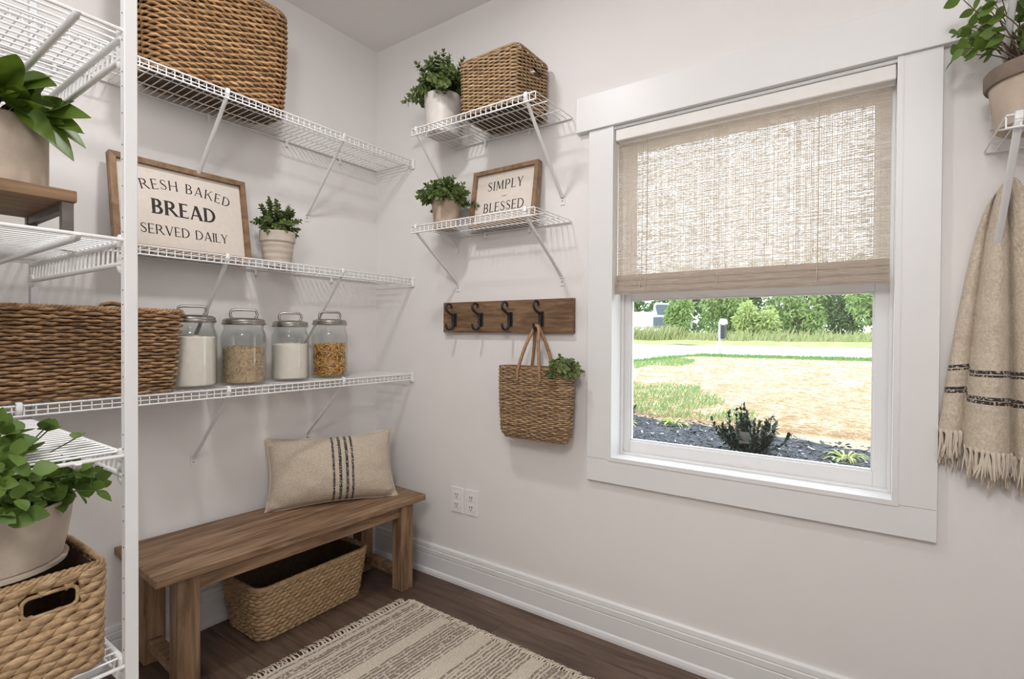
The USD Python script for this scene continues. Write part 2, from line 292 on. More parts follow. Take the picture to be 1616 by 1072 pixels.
def sash(name, y0, y1, z0, z1, gx0, gx1, gz0, gz1):
    mb = MB(); mb.box((xa, y0, z0), (gx0, y1, z1), .002); mb.box((gx1, y0, z0), (xb, y1, z1), .002)
    mb.box((gx0, y0, z0), (gx1, y1, gz0), .002); mb.box((gx0, y0, gz1), (gx1, y1, z1), .002)
    # glazing bead
    b = .006
    for a0, a1 in (((gx0, y0+.008, gz0), (gx0+b, y1-.008, gz1)), ((gx1-b, y0+.008, gz0), (gx1, y1-.008, gz1)), ((gx0+b, y0+.008, gz0), (gx1-b, y1-.008, gz0+b)), ((gx0+b, y0+.008, gz1-b), (gx1-b, y1-.008, gz1))): mb.box(a0, a1)
    s = part(w, name, mb, 'trim_paint')
    ym = (y0+y1)/2; part(s, 'pane', MB().box((gx0+.003, ym-.0015, gz0+.003), (gx1-.003, ym+.0015, gz1-.003)), 'window_glass')
sash('lower_sash', .085, .118, WZ0+t, 1.432, 1.476, 2.306, .803, 1.389)
sash('upper_sash', .119, .15, 1.400, WZ1-t, 1.476, 2.306, 1.436, 2.015)
mb = MB()
for x0, x1 in ((xa, xa+.010), (xb-.010, xb)): mb.box((x0, .07, WZ0+t), (x1, .0845, WZ1-t), .001)
mb.box((xa, .062, WZ0+t), (xb, .0845, WZ0+t+.008), .001)
part(w, 'sash_stop', mb, 'trim_paint')
# woven shade
S = thing('window_blind', 'tan woven reed blind lowered over the upper half of the window', 'window blind', (1.9, .03, 1.42))
mb = MB().box((xa+.002, -.006, 2.022), (xb-.002, .05, 2.068), .003); part(S, 'headrail', mb, 'shade_header')
r = np.random.default_rng(5); mb = MB(); z = 2.012; n = 110; xs = np.linspace(1.443, 2.343, n)
while z > 1.485:
    h = r.uniform(.0016, .0034); a = r.normal(0, .00055, n); a = np.convolve(np.pad(a, 2, 'edge'), [.15, .2, .3, .2, .15], 'valid')*.9
    y = .030+r.normal(0, .0004, n)+r.normal(0, .0006); hh = h*(.62+.62*r.random(n))/2
    P = np.stack([np.stack([xs, y+.0005, z+a-hh], 1), np.stack([xs, y-.0006, z+a-hh*.45], 1), np.stack([xs, y-.0006, z+a+hh*.45], 1), np.stack([xs, y+.0005, z+a+hh], 1)], 1)      # half-round reed
    mb.grid(P); z -= h*.915+r.choice([.0, .0001, .0003], p=[.5, .35, .15])
part(S, 'reed_weave', mb, 'reed', label='backlit panel of fine horizontal tan reeds', kind='stuff')
mb = MB(); x = 1.446
while x < 2.342:
    if r.random() < .9: mb.box((x, .0272, 1.48), (x+r.uniform(.0007, .0016), .0280, 2.012))
    x += r.uniform(.0035, .008)
part(S, 'warp_thread', mb, 'reed', kind='stuff')
for k in range(3):      # stacked folds at the foot of the shade
    zc = 1.485-k*.0235; mb = MB(); yb = .026-k*.006
    for i in range(8):
        th = i/7; zz = zc-.002-th*.028; yy = yb-.006*math.sin(th*PI)-.004*th
        y = yy+r.normal(0, .0005, n); a = r.normal(0, .0004, n)
        P = np.stack([np.stack([xs, y-.001, zz+a-.0018], 1), np.stack([xs, y-.001, zz+a+.0018], 1), np.stack([xs, y+.001, zz+a+.0018], 1), np.stack([xs, y+.001, zz+a-.0018], 1)], 1)
        mb.grid(P, wrap=True)
    mb.box((1.443, yb+.001, zc-.03), (2.343, yb+.003, zc))
    part(S, 'fold', mb, 'reed')
for x in (1.545, 1.565, 1.835, 2.148):
    part(S, 'cord', MB().tube([(x, .0262, 2.02), (x+.001, .0252, 1.75), (x, .024, 1.49), (x, .006, 1.44), (x, .004, 1.418)], .0011, 5), 'shade_cord')

# ------------------------------------------------------------------ wire shelves
def wire_shelf(name, label, frame, L, depth, brackets, group=None, lip=.030, mid=True, end=None, clips=(), drop=.335, us=(0, 0), loc=None):
    """frame(u, v, w) -> world; u along the wall, v out of it, w up"""
    t = thing(name, label, 'shelf', loc if loc is not None else frame(np.array([[L/2, 0, 0]]))[0], group)
    fr = lambda pts: frame(np.asarray(pts, float))
    ref = fr([(1, 0, 0)])[0]-fr([(0, 0, 0)])[0]; out = fr([(0, 1, 0)])[0]-fr([(0, 0, 0)])[0]
    a, b = us[0], L-us[1]
    part(t, 'back_rail', MB().tube(fr([(a, .008, -.004), (b, .008, -.004)]), .0038, 7, ref=out), 'white_wire', True)
    part(t, 'front_rail', MB().tube(fr([(a, depth, 0), (b, depth, 0)]), .0032, 7, ref=out), 'white_wire', True)
    part(t, 'lip_rail', MB().tube(fr([(a, depth+.002, -lip), (b, depth+.002, -lip)]), .0032, 7, ref=out), 'white_wire', True)
    if mid: part(t, 'lip_rail', MB().tube(fr([(a, depth-.002, -lip*.52), (b, depth-.002, -lip*.52)]), .0023, 6, ref=out), 'white_wire', True)
    for v in (depth*.36, depth*.70): part(t, 'cross_rail', MB().tube(fr([(a, v, -.005), (b, v, -.005)]), .0026, 6, ref=out), 'white_wire', True)
    n = int(round((b-a)/.0262))
    for i in range(n+1):
        u = a+(b-a)*i/n
        part(t, 'deck_wire', MB().tube(fr([(u, .004, 0), (u, depth-.008, 0), (u, depth-.001, -.003), (u, depth, -.010), (u, depth, -lip-.001)]), .0021, 5, ref=ref), 'white_wire', True)
    for u in brackets:
        fx, dr = (u if isinstance(u, tuple) else (u, drop))
        mb = MB(); w2 = .0082
        P = spline([(fx, depth-.004, .004), (fx, depth-.006, -.012), (fx, depth-.022, -lip-.012), (fx, .03, -dr+.028), (fx, .006, -dr+.004)], 22)
        mb.tube(fr(P), w2, 8, ref=ref, ry=.0045)
        mb.tube(fr([(fx, depth+.004, -lip*.4), (fx, depth+.004, .006), (fx, depth-.010, .009)]), w2, 8, ref=ref, ry=.002)
        br = part(t, 'support_bracket', mb, 'white_steel', True)
        part(br, 'wall_plate', MB().box(fr([(fx-.0115, 0.0005, -dr-.03)])[0], fr([(fx+.0115, .004, -dr+.012)])[0], .0008), 'white_steel')
        part(br, 'screw', MB().tube(fr([(fx, .003, -dr-.012), (fx, .0056, -dr-.012)]), .004, 10), 'screw_steel')
    for u in clips: part(t, 'wall_clip', MB().box(fr([(u-.006, .0005, -.03)])[0], fr([(u+.006, .012, .004)])[0], .002), 'plastic_white')
    if end is not None:
        u = end
        part(t, 'end_bracket', MB().box(fr([(u, depth-.012, -lip-.014)])[0], fr([(u+.012*(1 if u < L/2 else -1), depth+.012, .006)])[0], .003), 'plastic_white')
    return t
D = .293
leftw = lambda z: (lambda p: np.stack([p[:, 1], -p[:, 0], p[:, 2]+z], 1) if np.ndim(p) == 2 else None)
LZ = (2.158, 1.534, 1.028)
LL = 2.25
wire_shelf('wire_shelf', 'topmost long white wire shelf on the left wall, under the large rounded basket', leftw(LZ[0]), LL, D, (.44, .965, 1.62), end=0.001, us=(.013, 0), clips=(.25, .55, .9, 1.4))
wire_shelf('wire_shelf', 'middle long white wire shelf on the left wall, holding the bread sign', leftw(LZ[1]), LL, D, (.445, .965), end=0.001, us=(.013, 0), clips=(.3, .7, 1.2))
wire_shelf('wire_shelf', 'lowest long white wire shelf on the left wall, holding the four jars', leftw(LZ[2]), LL, D, ((.437, .29), (.96, .31), (1.55, .31)), end=0.001, us=(.013, 0), clips=(.3, .7, 1.2))
backw = lambda x0, z: (lambda p: np.stack([p[:, 0]+x0, -p[:, 1], p[:, 2]+z], 1))
RZ = (2.165, 1.727)
wire_shelf('wire_shelf', 'upper short white wire shelf between corner and window, under the square basket', backw(.582, RZ[0]), .662, D, (.028, .618), mid=False, clips=(.2, .45), drop=.335)
LS = wire_shelf('wire_shelf', 'lower short white wire shelf between corner and window, holding the small framed sign', backw(.582, RZ[1]), .662, D, (.028, .618), mid=False, clips=(.2, .45), drop=.245)
part(LS, 'short_brace', MB().tube([(.600, -.095, 1.722), (.600, -.03, 1.688), (.600, -.004, 1.672)], .007, 8, ref=(1, 0, 0), ry=.003).box((.590, -.004, 1.640), (.610, -.0005, 1.682), .0008), 'white_steel')
wire_shelf('wire_shelf', 'white wire shelf right of the window, above the towel', backw(2.553, 1.762), .8, D, (.022, .7), mid=False, drop=.33)
wire_shelf('wire_shelf', 'highest white wire shelf right of the window, only its bracket in view', backw(2.553, 2.18), .8, D, (.022, .7), mid=False, drop=.33)

# ------------------------------------------------------------------ free standing rack on the left
RY = -1.527; RX0, RX1 = .335, 1.035; RL = -2.35
rk = thing('shelving_rack', 'white wire shelving rack with slim perforated post at left foreground', 'shelving rack', (1.03, RY, 0))
part(rk, 'post', MB().box((1.018, RY-.012, 0), (1.040, RY+.0115, HC), .0015), 'white_steel', label='tall slim white post with small adjustment holes')
mb = MB(); z = .1
while z < 2.7:
    for dz in (0, .03, .095): mb.tube([(1.029, RY-.0116, z+dz), (1.029, RY-.0125, z+dz)], .0017, 6)
    z += .15
part(rk, 'adjustment_hole', mb, 'dark_slot', kind='stuff')
solo('wall_track', MB().box((.0005, -1.463, .16), (.010, -1.443, HC-.01), .001), 'white_steel', 'slim white vertical wall track behind the left rack', 'wall track')
part(rk, 'rear_post', MB().box((RX0-.02, RL-.02, 0), (RX0, RL, HC), .0015), 'white_steel')
part(rk, 'post', MB().box((1.018, RL-.02, 0), (1.040, RL, HC), .0015), 'white_steel')
for zi, zz in enumerate((1.862, 1.432, .985, .545)):
    lipz = .045; mb = MB()
    y0 = RY-.004
    mb.tube([(RX0, y0, zz), (RX1-.006, y0, zz)], .0065, 9, ref=(0, 0, 1)); mb.tube([(RX0, y0, zz-lipz), (RX1-.02, y0, zz-lipz)], .006, 9, ref=(0, 0, 1))
    sh = part(rk, 'rack_shelf', mb, 'white_wire', True)
    part(sh, 'front_rail', MB().tube([(RX1-.004, RL, zz+.002), (RX1-.004, y0, zz+.002)], .0042, 8, ref=(0, 0, 1)), 'white_wire', True)
    for yy in (RY-.088, RY-.45, RL+.02): part(sh, 'support_rod', MB().tube([(RX0, yy, zz-.009), (RX1-.004, yy, zz-.006), (RX1, yy, zz+.002)], .0068, 9, ref=(0, 0, 1)), 'white_wire', True)
    nx = 24
    for i in range(nx):
        x = RX0+.004+(RX1-.012-RX0)*i/nx
        part(sh, 'deck_wire', MB().tube([(x, RL, zz+.006), (x, y0-.004, zz+.006), (x, y0+.002, zz+.002), (x, y0+.003, zz-.008), (x, y0+.002, zz-lipz)], .0027, 5, ref=(1, 0, 0)), 'white_wire', True)
    mb = MB(); mb.lathe([(0, -.014), (.010, -.014), (.0125, -.010), (.0125, .010), (.010, .014), (0, .014)], n=16, fn=lambda v: np.stack([v[:, 0]+1.012, v[:, 1]+y0, v[:, 2]+zz], 1))
    mb.tube([(1.012, y0, zz-.012), (1.012, y0, zz-lipz+.01)], .005, 8)
    cx = 1.006; an = np.linspace(0, 2*PI, 15)[:-1]
    mb.tube(np.stack([cx+.020*np.cos(an), y0+.0*an, zz-lipz+.014*np.sin(an)], 1), .0055, 8, closed=True, ref=(0, 1, 0), ry=.009)
    part(sh, 'corner_clip', mb, 'plastic_white', True)
    mb = MB().tube(np.stack([RX0-.004+.016*np.cos(an), y0+.0*an, zz-lipz+.012*np.sin(an)], 1), .005, 8, closed=True, ref=(0, 1, 0), ry=.008)
    part(sh, 'rear_clip', mb, 'plastic_white', True)

# ------------------------------------------------------------------ bench, cushion, rug
_a = math.radians(-3.0); _c = np.array([.245, -.66])
def brot(v):
    v = np.array(v, float); x, y = v[:, 0]-_c[0], v[:, 1]-_c[1]
    v[:, 0] = _c[0]+x*math.cos(_a)-y*math.sin(_a); v[:, 1] = _c[1]+x*math.sin(_a)+y*math.cos(_a); return v
bn = thing('wooden_bench', 'rustic brown wooden bench against the left wall', 'bench', (.245, -.66, 0))
for i in range(3):
    x0 = .040+i*.1417; part(bn, 'top_plank', MB().box((x0+.0006, -1.248, .418), (x0+.1411, -.090, .4465), .003, brot), 'bench_wood')
for x0 in (.055, .372):
    for y0 in (-1.180, -.226): part(bn, 'leg', MB().box((x0, y0, 0), (x0+.072, y0+.072, .418), .0035, brot), 'bench_leg_wood')
for x0 in (.072, .405): part(bn, 'apron', MB().box((x0, -1.108, .358), (x0+.024, -.226, .418), .002, brot), 'bench_wood')
for y0 in (-1.160, -.2): part(bn, 'end_apron', MB().box((.127, y0, .358), (.372, y0+.024, .418), .002, brot), 'bench_wood')
for y0 in (-1.168, -.212): part(bn, 'stretcher', MB().box((.127, y0, .055), (.372, y0+.045, .095), .002, brot), 'bench_wood')

banded('cushion_linen', (.56, .475, .375), (.045, .048, .055), [(.485, .0085), (.535, .0105), (.585, .0105), (.628, .0085)], 'x', bump=.55, bscale=420, uvs=True, dash=230)
n, m = 46, 30; U, V = np.meshgrid(np.linspace(-1, 1, n), np.linspace(-1, 1, m), indexing='ij')
e1 = nrm((.27, .50, 0)); nh = nrm((.50, -.27, 0)); tilt = .40; e2 = nrm(np.array([0, 0, 1])*math.cos(tilt)-nh*math.sin(tilt)); e3 = np.cross(e1, e2)
if e3 @ nh < 0: e3 = -e3
hw, hh = .298, .172; cc = np.array([.235, -.447, .447])+e2*(hh*.93)+nh*(.012)
th = .108*np.clip((1-np.abs(U)**2.6), 0, 1)**.55*np.clip((1-np.abs(V)**2.4), 0, 1)**.6
pin = 1-.09*(1-np.abs(V)**2)*np.abs(U)**3; pinv = 1-.13*(1-np.abs(U)**2.2)*np.abs(V)**3
X = U*hw*pin; Y = V*hh*pinv
Q = np.stack([U*3, V*2.2, U*0+1.3], -1); wr = (meshkit.fbm(Q*1.7, 4, 3)-.5)*.022*(th/.08)
cor = np.exp(-((np.abs(U)-.93)**2/.02+(np.abs(V)-.9)**2/.03)); wr += cor*.010*np.sin((U*np.sign(V)+V*np.sign(U))*22)
front = cc+X[..., None]*e1+Y[..., None]*e2+(th+wr)[..., None]*e3; back = cc+X[..., None]*e1+Y[..., None]*e2-(th*.75)[..., None]*e3
for A in (front, back): A[..., 2] = np.maximum(A[..., 2], .4478)
mb = MB(); mb.grid(front); mb.grid(back[::-1]); uv = np.vstack([np.stack([(U+1)/2, (V+1)/2], -1).reshape(-1, 2), np.stack([(U[::-1]+1)/2, (V[::-1]+1)/2], -1).reshape(-1, 2)])
cu = thing('cushion', 'oblong oatmeal linen cushion with four dark woven stripes on the bench', 'cushion', (.235, -.447, .447))
part(cu, 'cover', mb, 'cushion_linen', True, uv=uv)
edge = np.concatenate([front[:, 0], front[-1, 1:], front[::-1, -1][1:], front[0, ::-1][1:-1]])
part(cu, 'seam', MB().tube(edge+e3*.001, .0022, 6, closed=True, ref=e3), 'fringe_cotton', True)

rstripes = []
rr = random.Random(11)
def grp(a, b, k):
    for i in range(k): rstripes.append((a+(b-a)*(i+.5)/k, (b-a)/k*rr.uniform(.18, .40)))
grp(.012, .03, 1); grp(.045, .085, 3); grp(.095, .225, 8); grp(.275, .43, 10); grp(.505, .70, 12); grp(.755, .94, 11); grp(.99, 1.17, 9); grp(1.25, 1.45, 8)
banded('rug_weave', (.60, .525, .43), (.25, .205, .165), rstripes, 'x', bump=.7, bscale=260, uvs=True, dash=95)
RUGA = math.radians(-2.6); RO = np.array([.548, -.286])
def rugp(a, b, z):       # a across the stripes from the left edge, b along them from the window end
    a, b = np.asarray(a, float), np.asarray(b, float); c, s = math.cos(RUGA), math.sin(RUGA)
    return np.stack([RO[0]+a*c+(-b)*(-s), RO[1]+a*s*0.35+(-b)*c, np.broadcast_to(z, np.broadcast(a, b).shape)], -1)
rg = thing('woven_rug', 'flat-woven beige and brown striped rug with fringed edges on the floor', 'rug', (1.2, -1.1, 0))
RA, RB = 1.55, 1.75; na, nb_ = 520, 190
A_, B_ = np.meshgrid(np.linspace(0, RA, na), np.linspace(0, RB, nb_), indexing='ij')
Z = .0075+.0016*np.sin(A_*2*PI/.0115+.5*np.sin(B_*90))*(.6+.8*meshkit.noise(np.stack([A_*60, B_*60, A_*0], -1)))
wob = .0016*np.sin(B_*70)+.0016*(meshkit.noise(np.stack([A_*9, B_*40, A_*0], -1))-.5)
Pg = rugp(A_+wob, B_, Z); mb = MB().grid(Pg)
per = np.concatenate([Pg[:, 0], Pg[-1, 1:], Pg[::-1, -1][1:], Pg[0, ::-1][1:]]); low = per.copy(); low[:, 2] = .0006; nv = mb.n
mb.add(np.vstack([per, low]), np.array([[i, i+1, i+1+len(per)] for i in range(len(per)-1)]+[[i, i+1+len(per), i+len(per)] for i in range(len(per)-1)]))
uv = np.vstack([np.stack([A_, B_], -1).reshape(-1, 2), np.zeros((2*len(per), 2))])
part(rg, 'weave', mb, 'rug_weave', True, uv=uv)
rr = np.random.default_rng(21)
def tassel(p0, d, L):
    mb = MB(); d = nrm(d); s = np.cross(d, (0, 0, 1))
    for k in range(4):
        e = d*L*rr.uniform(.85, 1.15)+s*rr.normal(0, .007); mid = p0+e*.45+np.array([0, 0, rr.uniform(.001, .006)])+s*rr.normal(0, .003)
        q = p0+s*(k-1.5)*.0016; en = p0+e; en[2] = .0022
        mb.tube(spline([q, mid, en], 6), np.linspace(.0024, .0016, 6), 5)
    return mb
b = .012
while b < 1.25:
    part(rg, 'fringe_tassel', tassel(rugp(0.002, b, .006), rugp(-1, 0, 0)-rugp(0, 0, 0), .046), 'fringe_cotton', True); b += .0165
a = .006
while a < 1.3:
    part(rg, 'fringe_tassel', tassel(rugp(a, .002, .006), rugp(.25, -1, 0)-rugp(0, 0, 0), .034), 'fringe_cotton', True); a += .0125

# ------------------------------------------------------------------ baskets
def rrect(hx, hy, rad, n):
    rad = min(rad, hx*.98, hy*.98); pts = []
    for cx, cy, a0 in ((hx-rad, hy-rad, 0), (-hx+rad, hy-rad, 90), (-hx+rad, -hy+rad, 180), (hx-rad, -hy+rad, 270)):
        for k in range(9): a = math.radians(a0+k*90/8); pts.append((cx+rad*math.cos(a), cy+rad*math.sin(a)))
    pts = np.array(pts+[pts[0]]); s = np.r_[0, np.cumsum(np.linalg.norm(np.diff(pts, axis=0), axis=1))]
    q = np.linspace(0, s[-1], n, endpoint=False); P = np.stack([np.interp(q, s, pts[:, 0]), np.interp(q, s, pts[:, 1])], 1)
    T = np.roll(P, -1, 0)-np.roll(P, 1, 0); N = np.stack([T[:, 1], -T[:, 0]], 1); N /= np.linalg.norm(N, axis=1, keepdims=True); return P, N, s[-1]
def basket(t, c, top, bot, rad, z0, z1, rows, spacing, mname, style='plain', amp=.0045, hole=None, rim=.008, seed=1, bulge=0, fat=1.0, rimmat=None, floor_z=.004, foot=0):
    g = np.random.default_rng(seed); H = z1-z0; pitch = H/rows
    def dims(u): k = bulge*math.sin(PI*u)-foot*max(0, 1-u/.12)**2*.6; return bot[0]+(top[0]-bot[0])*u+k, bot[1]+(top[1]-bot[1])*u+k
    per = rrect(*dims(.5), rad, 60)[2]; ns = int(per/spacing/2)*2
    # added liner and bottom, coloured shade-dark so weave gaps read dark
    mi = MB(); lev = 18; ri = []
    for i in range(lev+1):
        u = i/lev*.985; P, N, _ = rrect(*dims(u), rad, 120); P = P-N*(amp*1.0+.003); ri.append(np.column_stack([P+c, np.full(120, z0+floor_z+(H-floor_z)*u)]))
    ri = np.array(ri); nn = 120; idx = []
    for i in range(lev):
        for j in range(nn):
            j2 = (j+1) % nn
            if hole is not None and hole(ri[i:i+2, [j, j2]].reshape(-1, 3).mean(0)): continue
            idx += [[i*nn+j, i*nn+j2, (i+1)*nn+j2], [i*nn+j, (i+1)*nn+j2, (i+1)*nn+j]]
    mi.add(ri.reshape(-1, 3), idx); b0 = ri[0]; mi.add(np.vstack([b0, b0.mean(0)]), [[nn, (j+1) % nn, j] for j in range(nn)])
    part(t, 'inner_wall', mi, 'basket_gap_shade')
    if style == 'plain':
        for i in range(rows):
            u = (i+.5)/rows; n = ns*4; P, N, _ = rrect(*dims(u), rad, n); k = np.arange(n)/4
            ph = PI*k+PI*i; off = amp*np.cos(ph); zz = z0+H*u+g.normal(0, pitch*.07, n)+pitch*.16*meshkit.noise(np.stack([k*.35, k*0+i*3.1, k*0], -1), seed)
            r = pitch*.5*fat*(1+.10*np.cos(ph))*(.8+.45*meshkit.noise(np.stack([k*.8, k*0+i*7.7, k*0], -1), seed+1)); zz = np.maximum(zz, z0+r)
            p3 = np.column_stack([P+N*off[:, None]+c, zz]); n3 = np.column_stack([N, np.zeros(n)]); mb = MB()
            if hole is None or not any(hole(q) for q in p3): mb.tube(p3, r*.9+.0006, 6, closed=True, ref=n3, ry=r)
            else:
                ok = np.array([not hole(q) for q in p3]); st = int(np.argmin(ok)); o = np.roll(np.arange(n), -st); run = []
                for q in list(o)+[None]:
                    if q is not None and ok[q]: run.append(q)
                    else:
                        if len(run) > 2: mb.tube(p3[run], r[run]*.9+.0006, 6, ref=n3[run], ry=r[run])
                        run = []
            part(t, 'woven_row', mb, mname, True)
    else:       # plaited water hyacinth: slanting overlapped twists
        for i in range(rows):
            u = (i+.5)/rows; n = 240; P, N, L = rrect(*dims(u), rad, n); mb = MB(); k = max(8, int(L/spacing)); off0 = (i % 2)*.5
            for q in range(k):
                s0 = (q+off0+g.normal(0, .05))/k*n; ln = 1.75*n/k; ss = s0+np.linspace(0, 1, 9)*ln; tt = np.linspace(0, 1, 9)
                ii = ss.astype(int) % n; fr = (ss-np.floor(ss))[:, None]; pp = P[ii]*(1-fr)+P[(ii+1) % n]*fr; nn_ = N[ii]
                bul = amp*(np.sin(PI*tt)*1.5-.65); zz = z0+H*u+pitch*(tt-.5)*.95+g.normal(0, pitch*.04)
                rr_ = pitch*.50*fat*np.sin(PI*np.clip(tt*.9+.05, 0, 1))**.6*g.uniform(.88, 1.1)+.0005
                zz = np.maximum(zz, z0+rr_)
                p3 = np.column_stack([pp+nn_*bul[:, None]+c, zz])
                if hole is not None and any(hole(x) for x in p3):
                    n3 = np.column_stack([nn_, np.zeros(9)]); m_ = 41; qq = np.linspace(0, 8, m_); up3 = np.column_stack([np.interp(qq, np.arange(9), p3[:, d_]) for d_ in range(3)]); un = np.column_stack([np.interp(qq, np.arange(9), n3[:, d_]) for d_ in range(3)]); ur = np.interp(qq, np.arange(9), rr_)
                    run = []
                    for w_ in range(m_+1):
                        if w_ < m_ and not hole(up3[w_]): run.append(w_)
                        else:
                            if len(run) > 4: mb.tube(up3[run], ur[run]*.72, 6, ref=un[run], ry=ur[run])
                            run = []
                    continue
                mb.tube(p3, rr_*.72, 6, ref=np.column_stack([nn_, np.zeros(9)]), ry=rr_)
            if mb.n: part(t, 'plaited_row', mb, mname, True)
    if rim:
        n = 320; P, N, L = rrect(*dims(1), rad, n); mb = MB(); turns = int(L/.034)
        for s_ in range(3):
            a = 2*PI*(turns*np.arange(n)/n+s_/3); q = P+N*(np.cos(a)*rim*.55)[:, None]+c
            mb.tube(np.column_stack([q, z1+rim*.4+np.sin(a)*rim*.6]), rim*.62, 6, closed=True, ref=np.column_stack([N, np.zeros(n)]))
        part(t, 'rim', mb, rimmat or mname, True)
T = thing('wicker_basket', 'large rounded brown willow basket on the topmost left shelf', 'basket', (.160, -.952, 2.161))
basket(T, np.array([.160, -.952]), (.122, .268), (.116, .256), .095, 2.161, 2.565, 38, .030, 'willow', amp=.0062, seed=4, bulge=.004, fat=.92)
def slot2(p): return p[0] > 1.1 and abs(p[1]+.125) < .034 and 2.318 < p[2] < 2.347
T = thing('wicker_basket', 'square tan seagrass basket on the upper shelf between corner and window', 'basket', (.992, -.145, 2.168))
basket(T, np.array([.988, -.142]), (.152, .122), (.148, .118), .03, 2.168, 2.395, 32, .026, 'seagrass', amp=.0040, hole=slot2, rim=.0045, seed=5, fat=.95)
T = thing('wicker_basket', 'long dark brown willow basket beside the glass jars', 'basket', (.15, -1.42, 1.031))
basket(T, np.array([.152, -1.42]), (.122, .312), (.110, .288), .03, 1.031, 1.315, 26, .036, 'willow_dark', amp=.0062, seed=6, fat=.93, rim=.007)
mb = MB(); mb.tube(spline([(.05, -1.29, 1.318), (.047, -1.28, 1.338), (.047, -1.25, 1.345), (.047, -1.22, 1.338), (.05, -1.21, 1.318)], 20), .008, 7); part(T, 'handle', mb, 'willow_dark', True)
def slot4(p): return p[0] > .95 and abs(p[1]+1.650) < .0445 and .698 < p[2] < .741
T = thing('wicker_basket', 'square plaited water hyacinth basket with cut-out handle under the potted herb', 'basket', (.888, -1.83, .555))
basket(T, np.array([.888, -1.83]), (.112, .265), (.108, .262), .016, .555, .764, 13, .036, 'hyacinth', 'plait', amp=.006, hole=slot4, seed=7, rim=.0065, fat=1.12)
P_ = rrect(.042, .0195, .013, 64)[0]; part(T, 'hand_hole_edge', MB().tube(np.column_stack([np.full(64, 1.0035), -1.650+P_[:, 0], .7195+P_[:, 1]]), .0038, 6, closed=True, ref=(1, 0, 0)), 'hyacinth', True)
T = thing('wicker_basket', 'low tapered plaited basket on the floor under the bench', 'basket', (.185, -.6, 0.001))
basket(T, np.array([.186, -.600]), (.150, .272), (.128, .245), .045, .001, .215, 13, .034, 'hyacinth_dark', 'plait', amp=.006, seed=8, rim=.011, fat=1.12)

# ------------------------------------------------------------------ hook board and tote
hb = thing('hook_board', 'brown wooden board with four black hooks on the back wall', 'hook rail', (.9, 0, 1.25))
part(hb, 'board', MB().box((.534, -.026, 1.249), (1.266, -.0005, 1.397), .0015), 'board_wood')
HX = (.612, .776, .947, 1.113)
for i, x in enumerate(HX):
    mb = MB(); mb.box((x-.0125, -.031, 1.278), (x+.0125, -.026, 1.343), .0015); mb.box((x-.0065, -.046, 1.283), (x+.0065, -.031, 1.340), .002)
    up_ = spline([(x, -.052, 1.366), (x, -.058, 1.381), (x, -.075, 1.387), (x, -.092, 1.375), (x, -.090, 1.357), (x, -.070, 1.343), (x, -.048, 1.334), (x, -.040, 1.322)], 26)
    lo = spline([(x, -.042, 1.300), (x, -.043, 1.280), (x, -.058, 1.264), (x, -.078, 1.263), (x, -.090, 1.274), (x, -.093, 1.290)], 20)
    mb.tube(up_, .0058, 8, ref=(1, 0, 0)); mb.tube(lo, .0058, 8, ref=(1, 0, 0)); part(hb, 'hook', mb, 'black_iron', 45)
T = thing('woven_tote', 'woven straw tote bag hanging from the fourth hook', 'bag', (1.112, -.075, .787))
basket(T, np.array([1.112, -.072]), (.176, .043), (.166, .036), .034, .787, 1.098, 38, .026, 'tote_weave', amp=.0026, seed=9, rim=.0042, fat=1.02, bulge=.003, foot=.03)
def handle(xa, xb, y, ztop, yt, xt):
    mb = MB(); P = spline([(xa, y-.002, 1.045), (xa+.002, y-.003, 1.09), (xa+(xt-xa)*.42, y*.6+yt*.4, 1.19), (xt-.014, yt, ztop-.02), (xt, yt, ztop), (xt+.014, yt, ztop-.02), (xb+(xt-xb)*.42, y*.6+yt*.4, 1.19), (xb-.002, y-.003, 1.09), (xb, y-.002, 1.045)], 60)
    mb.tube(P, .0072, 8, ref=(0, 1, 0)); return mb
part(T, 'handle', handle(1.052, 1.165, -.120, 1.280, -.073, 1.113), 'tote_handle', True)
part(T, 'handle', handle(1.060, 1.175, -.022, 1.280, -.060, 1.113), 'tote_handle', True)

# ------------------------------------------------------------------ outlets
for x, lab in ((.611, 'left white electrical outlet plate, nearer the bench'), (.703, 'right white electrical outlet plate, farther from the bench')):
    o = thing('wall_outlet', lab, 'outlet', (x, 0, .416), group='outlets above the baseboard')
    part(o, 'plate', MB().box((x-.039, -.006, .353), (x+.039, -.0003, .479), .003), 'plastic_white')
    for dz in (-.024, .024):
        f_ = part(o, 'receptacle', MB().box((x-.0175, -.0085, .416+dz-.0165), (x+.0175, -.006, .416+dz+.0165), .002), 'plastic_white')
        mb = MB(); 
        for dx, h in ((-.0065, .0045), (.0065, .0055)): mb.box((x+dx-.0016, -.0092, .416+dz+.003-h), (x+dx+.0016, -.0084, .416+dz+.003+h))
        mb.tube([(x, -.0092, .416+dz-.010), (x, -.0084, .416+dz-.010)], .0028, 8); part(f_, 'slot', mb, 'dark_slot')

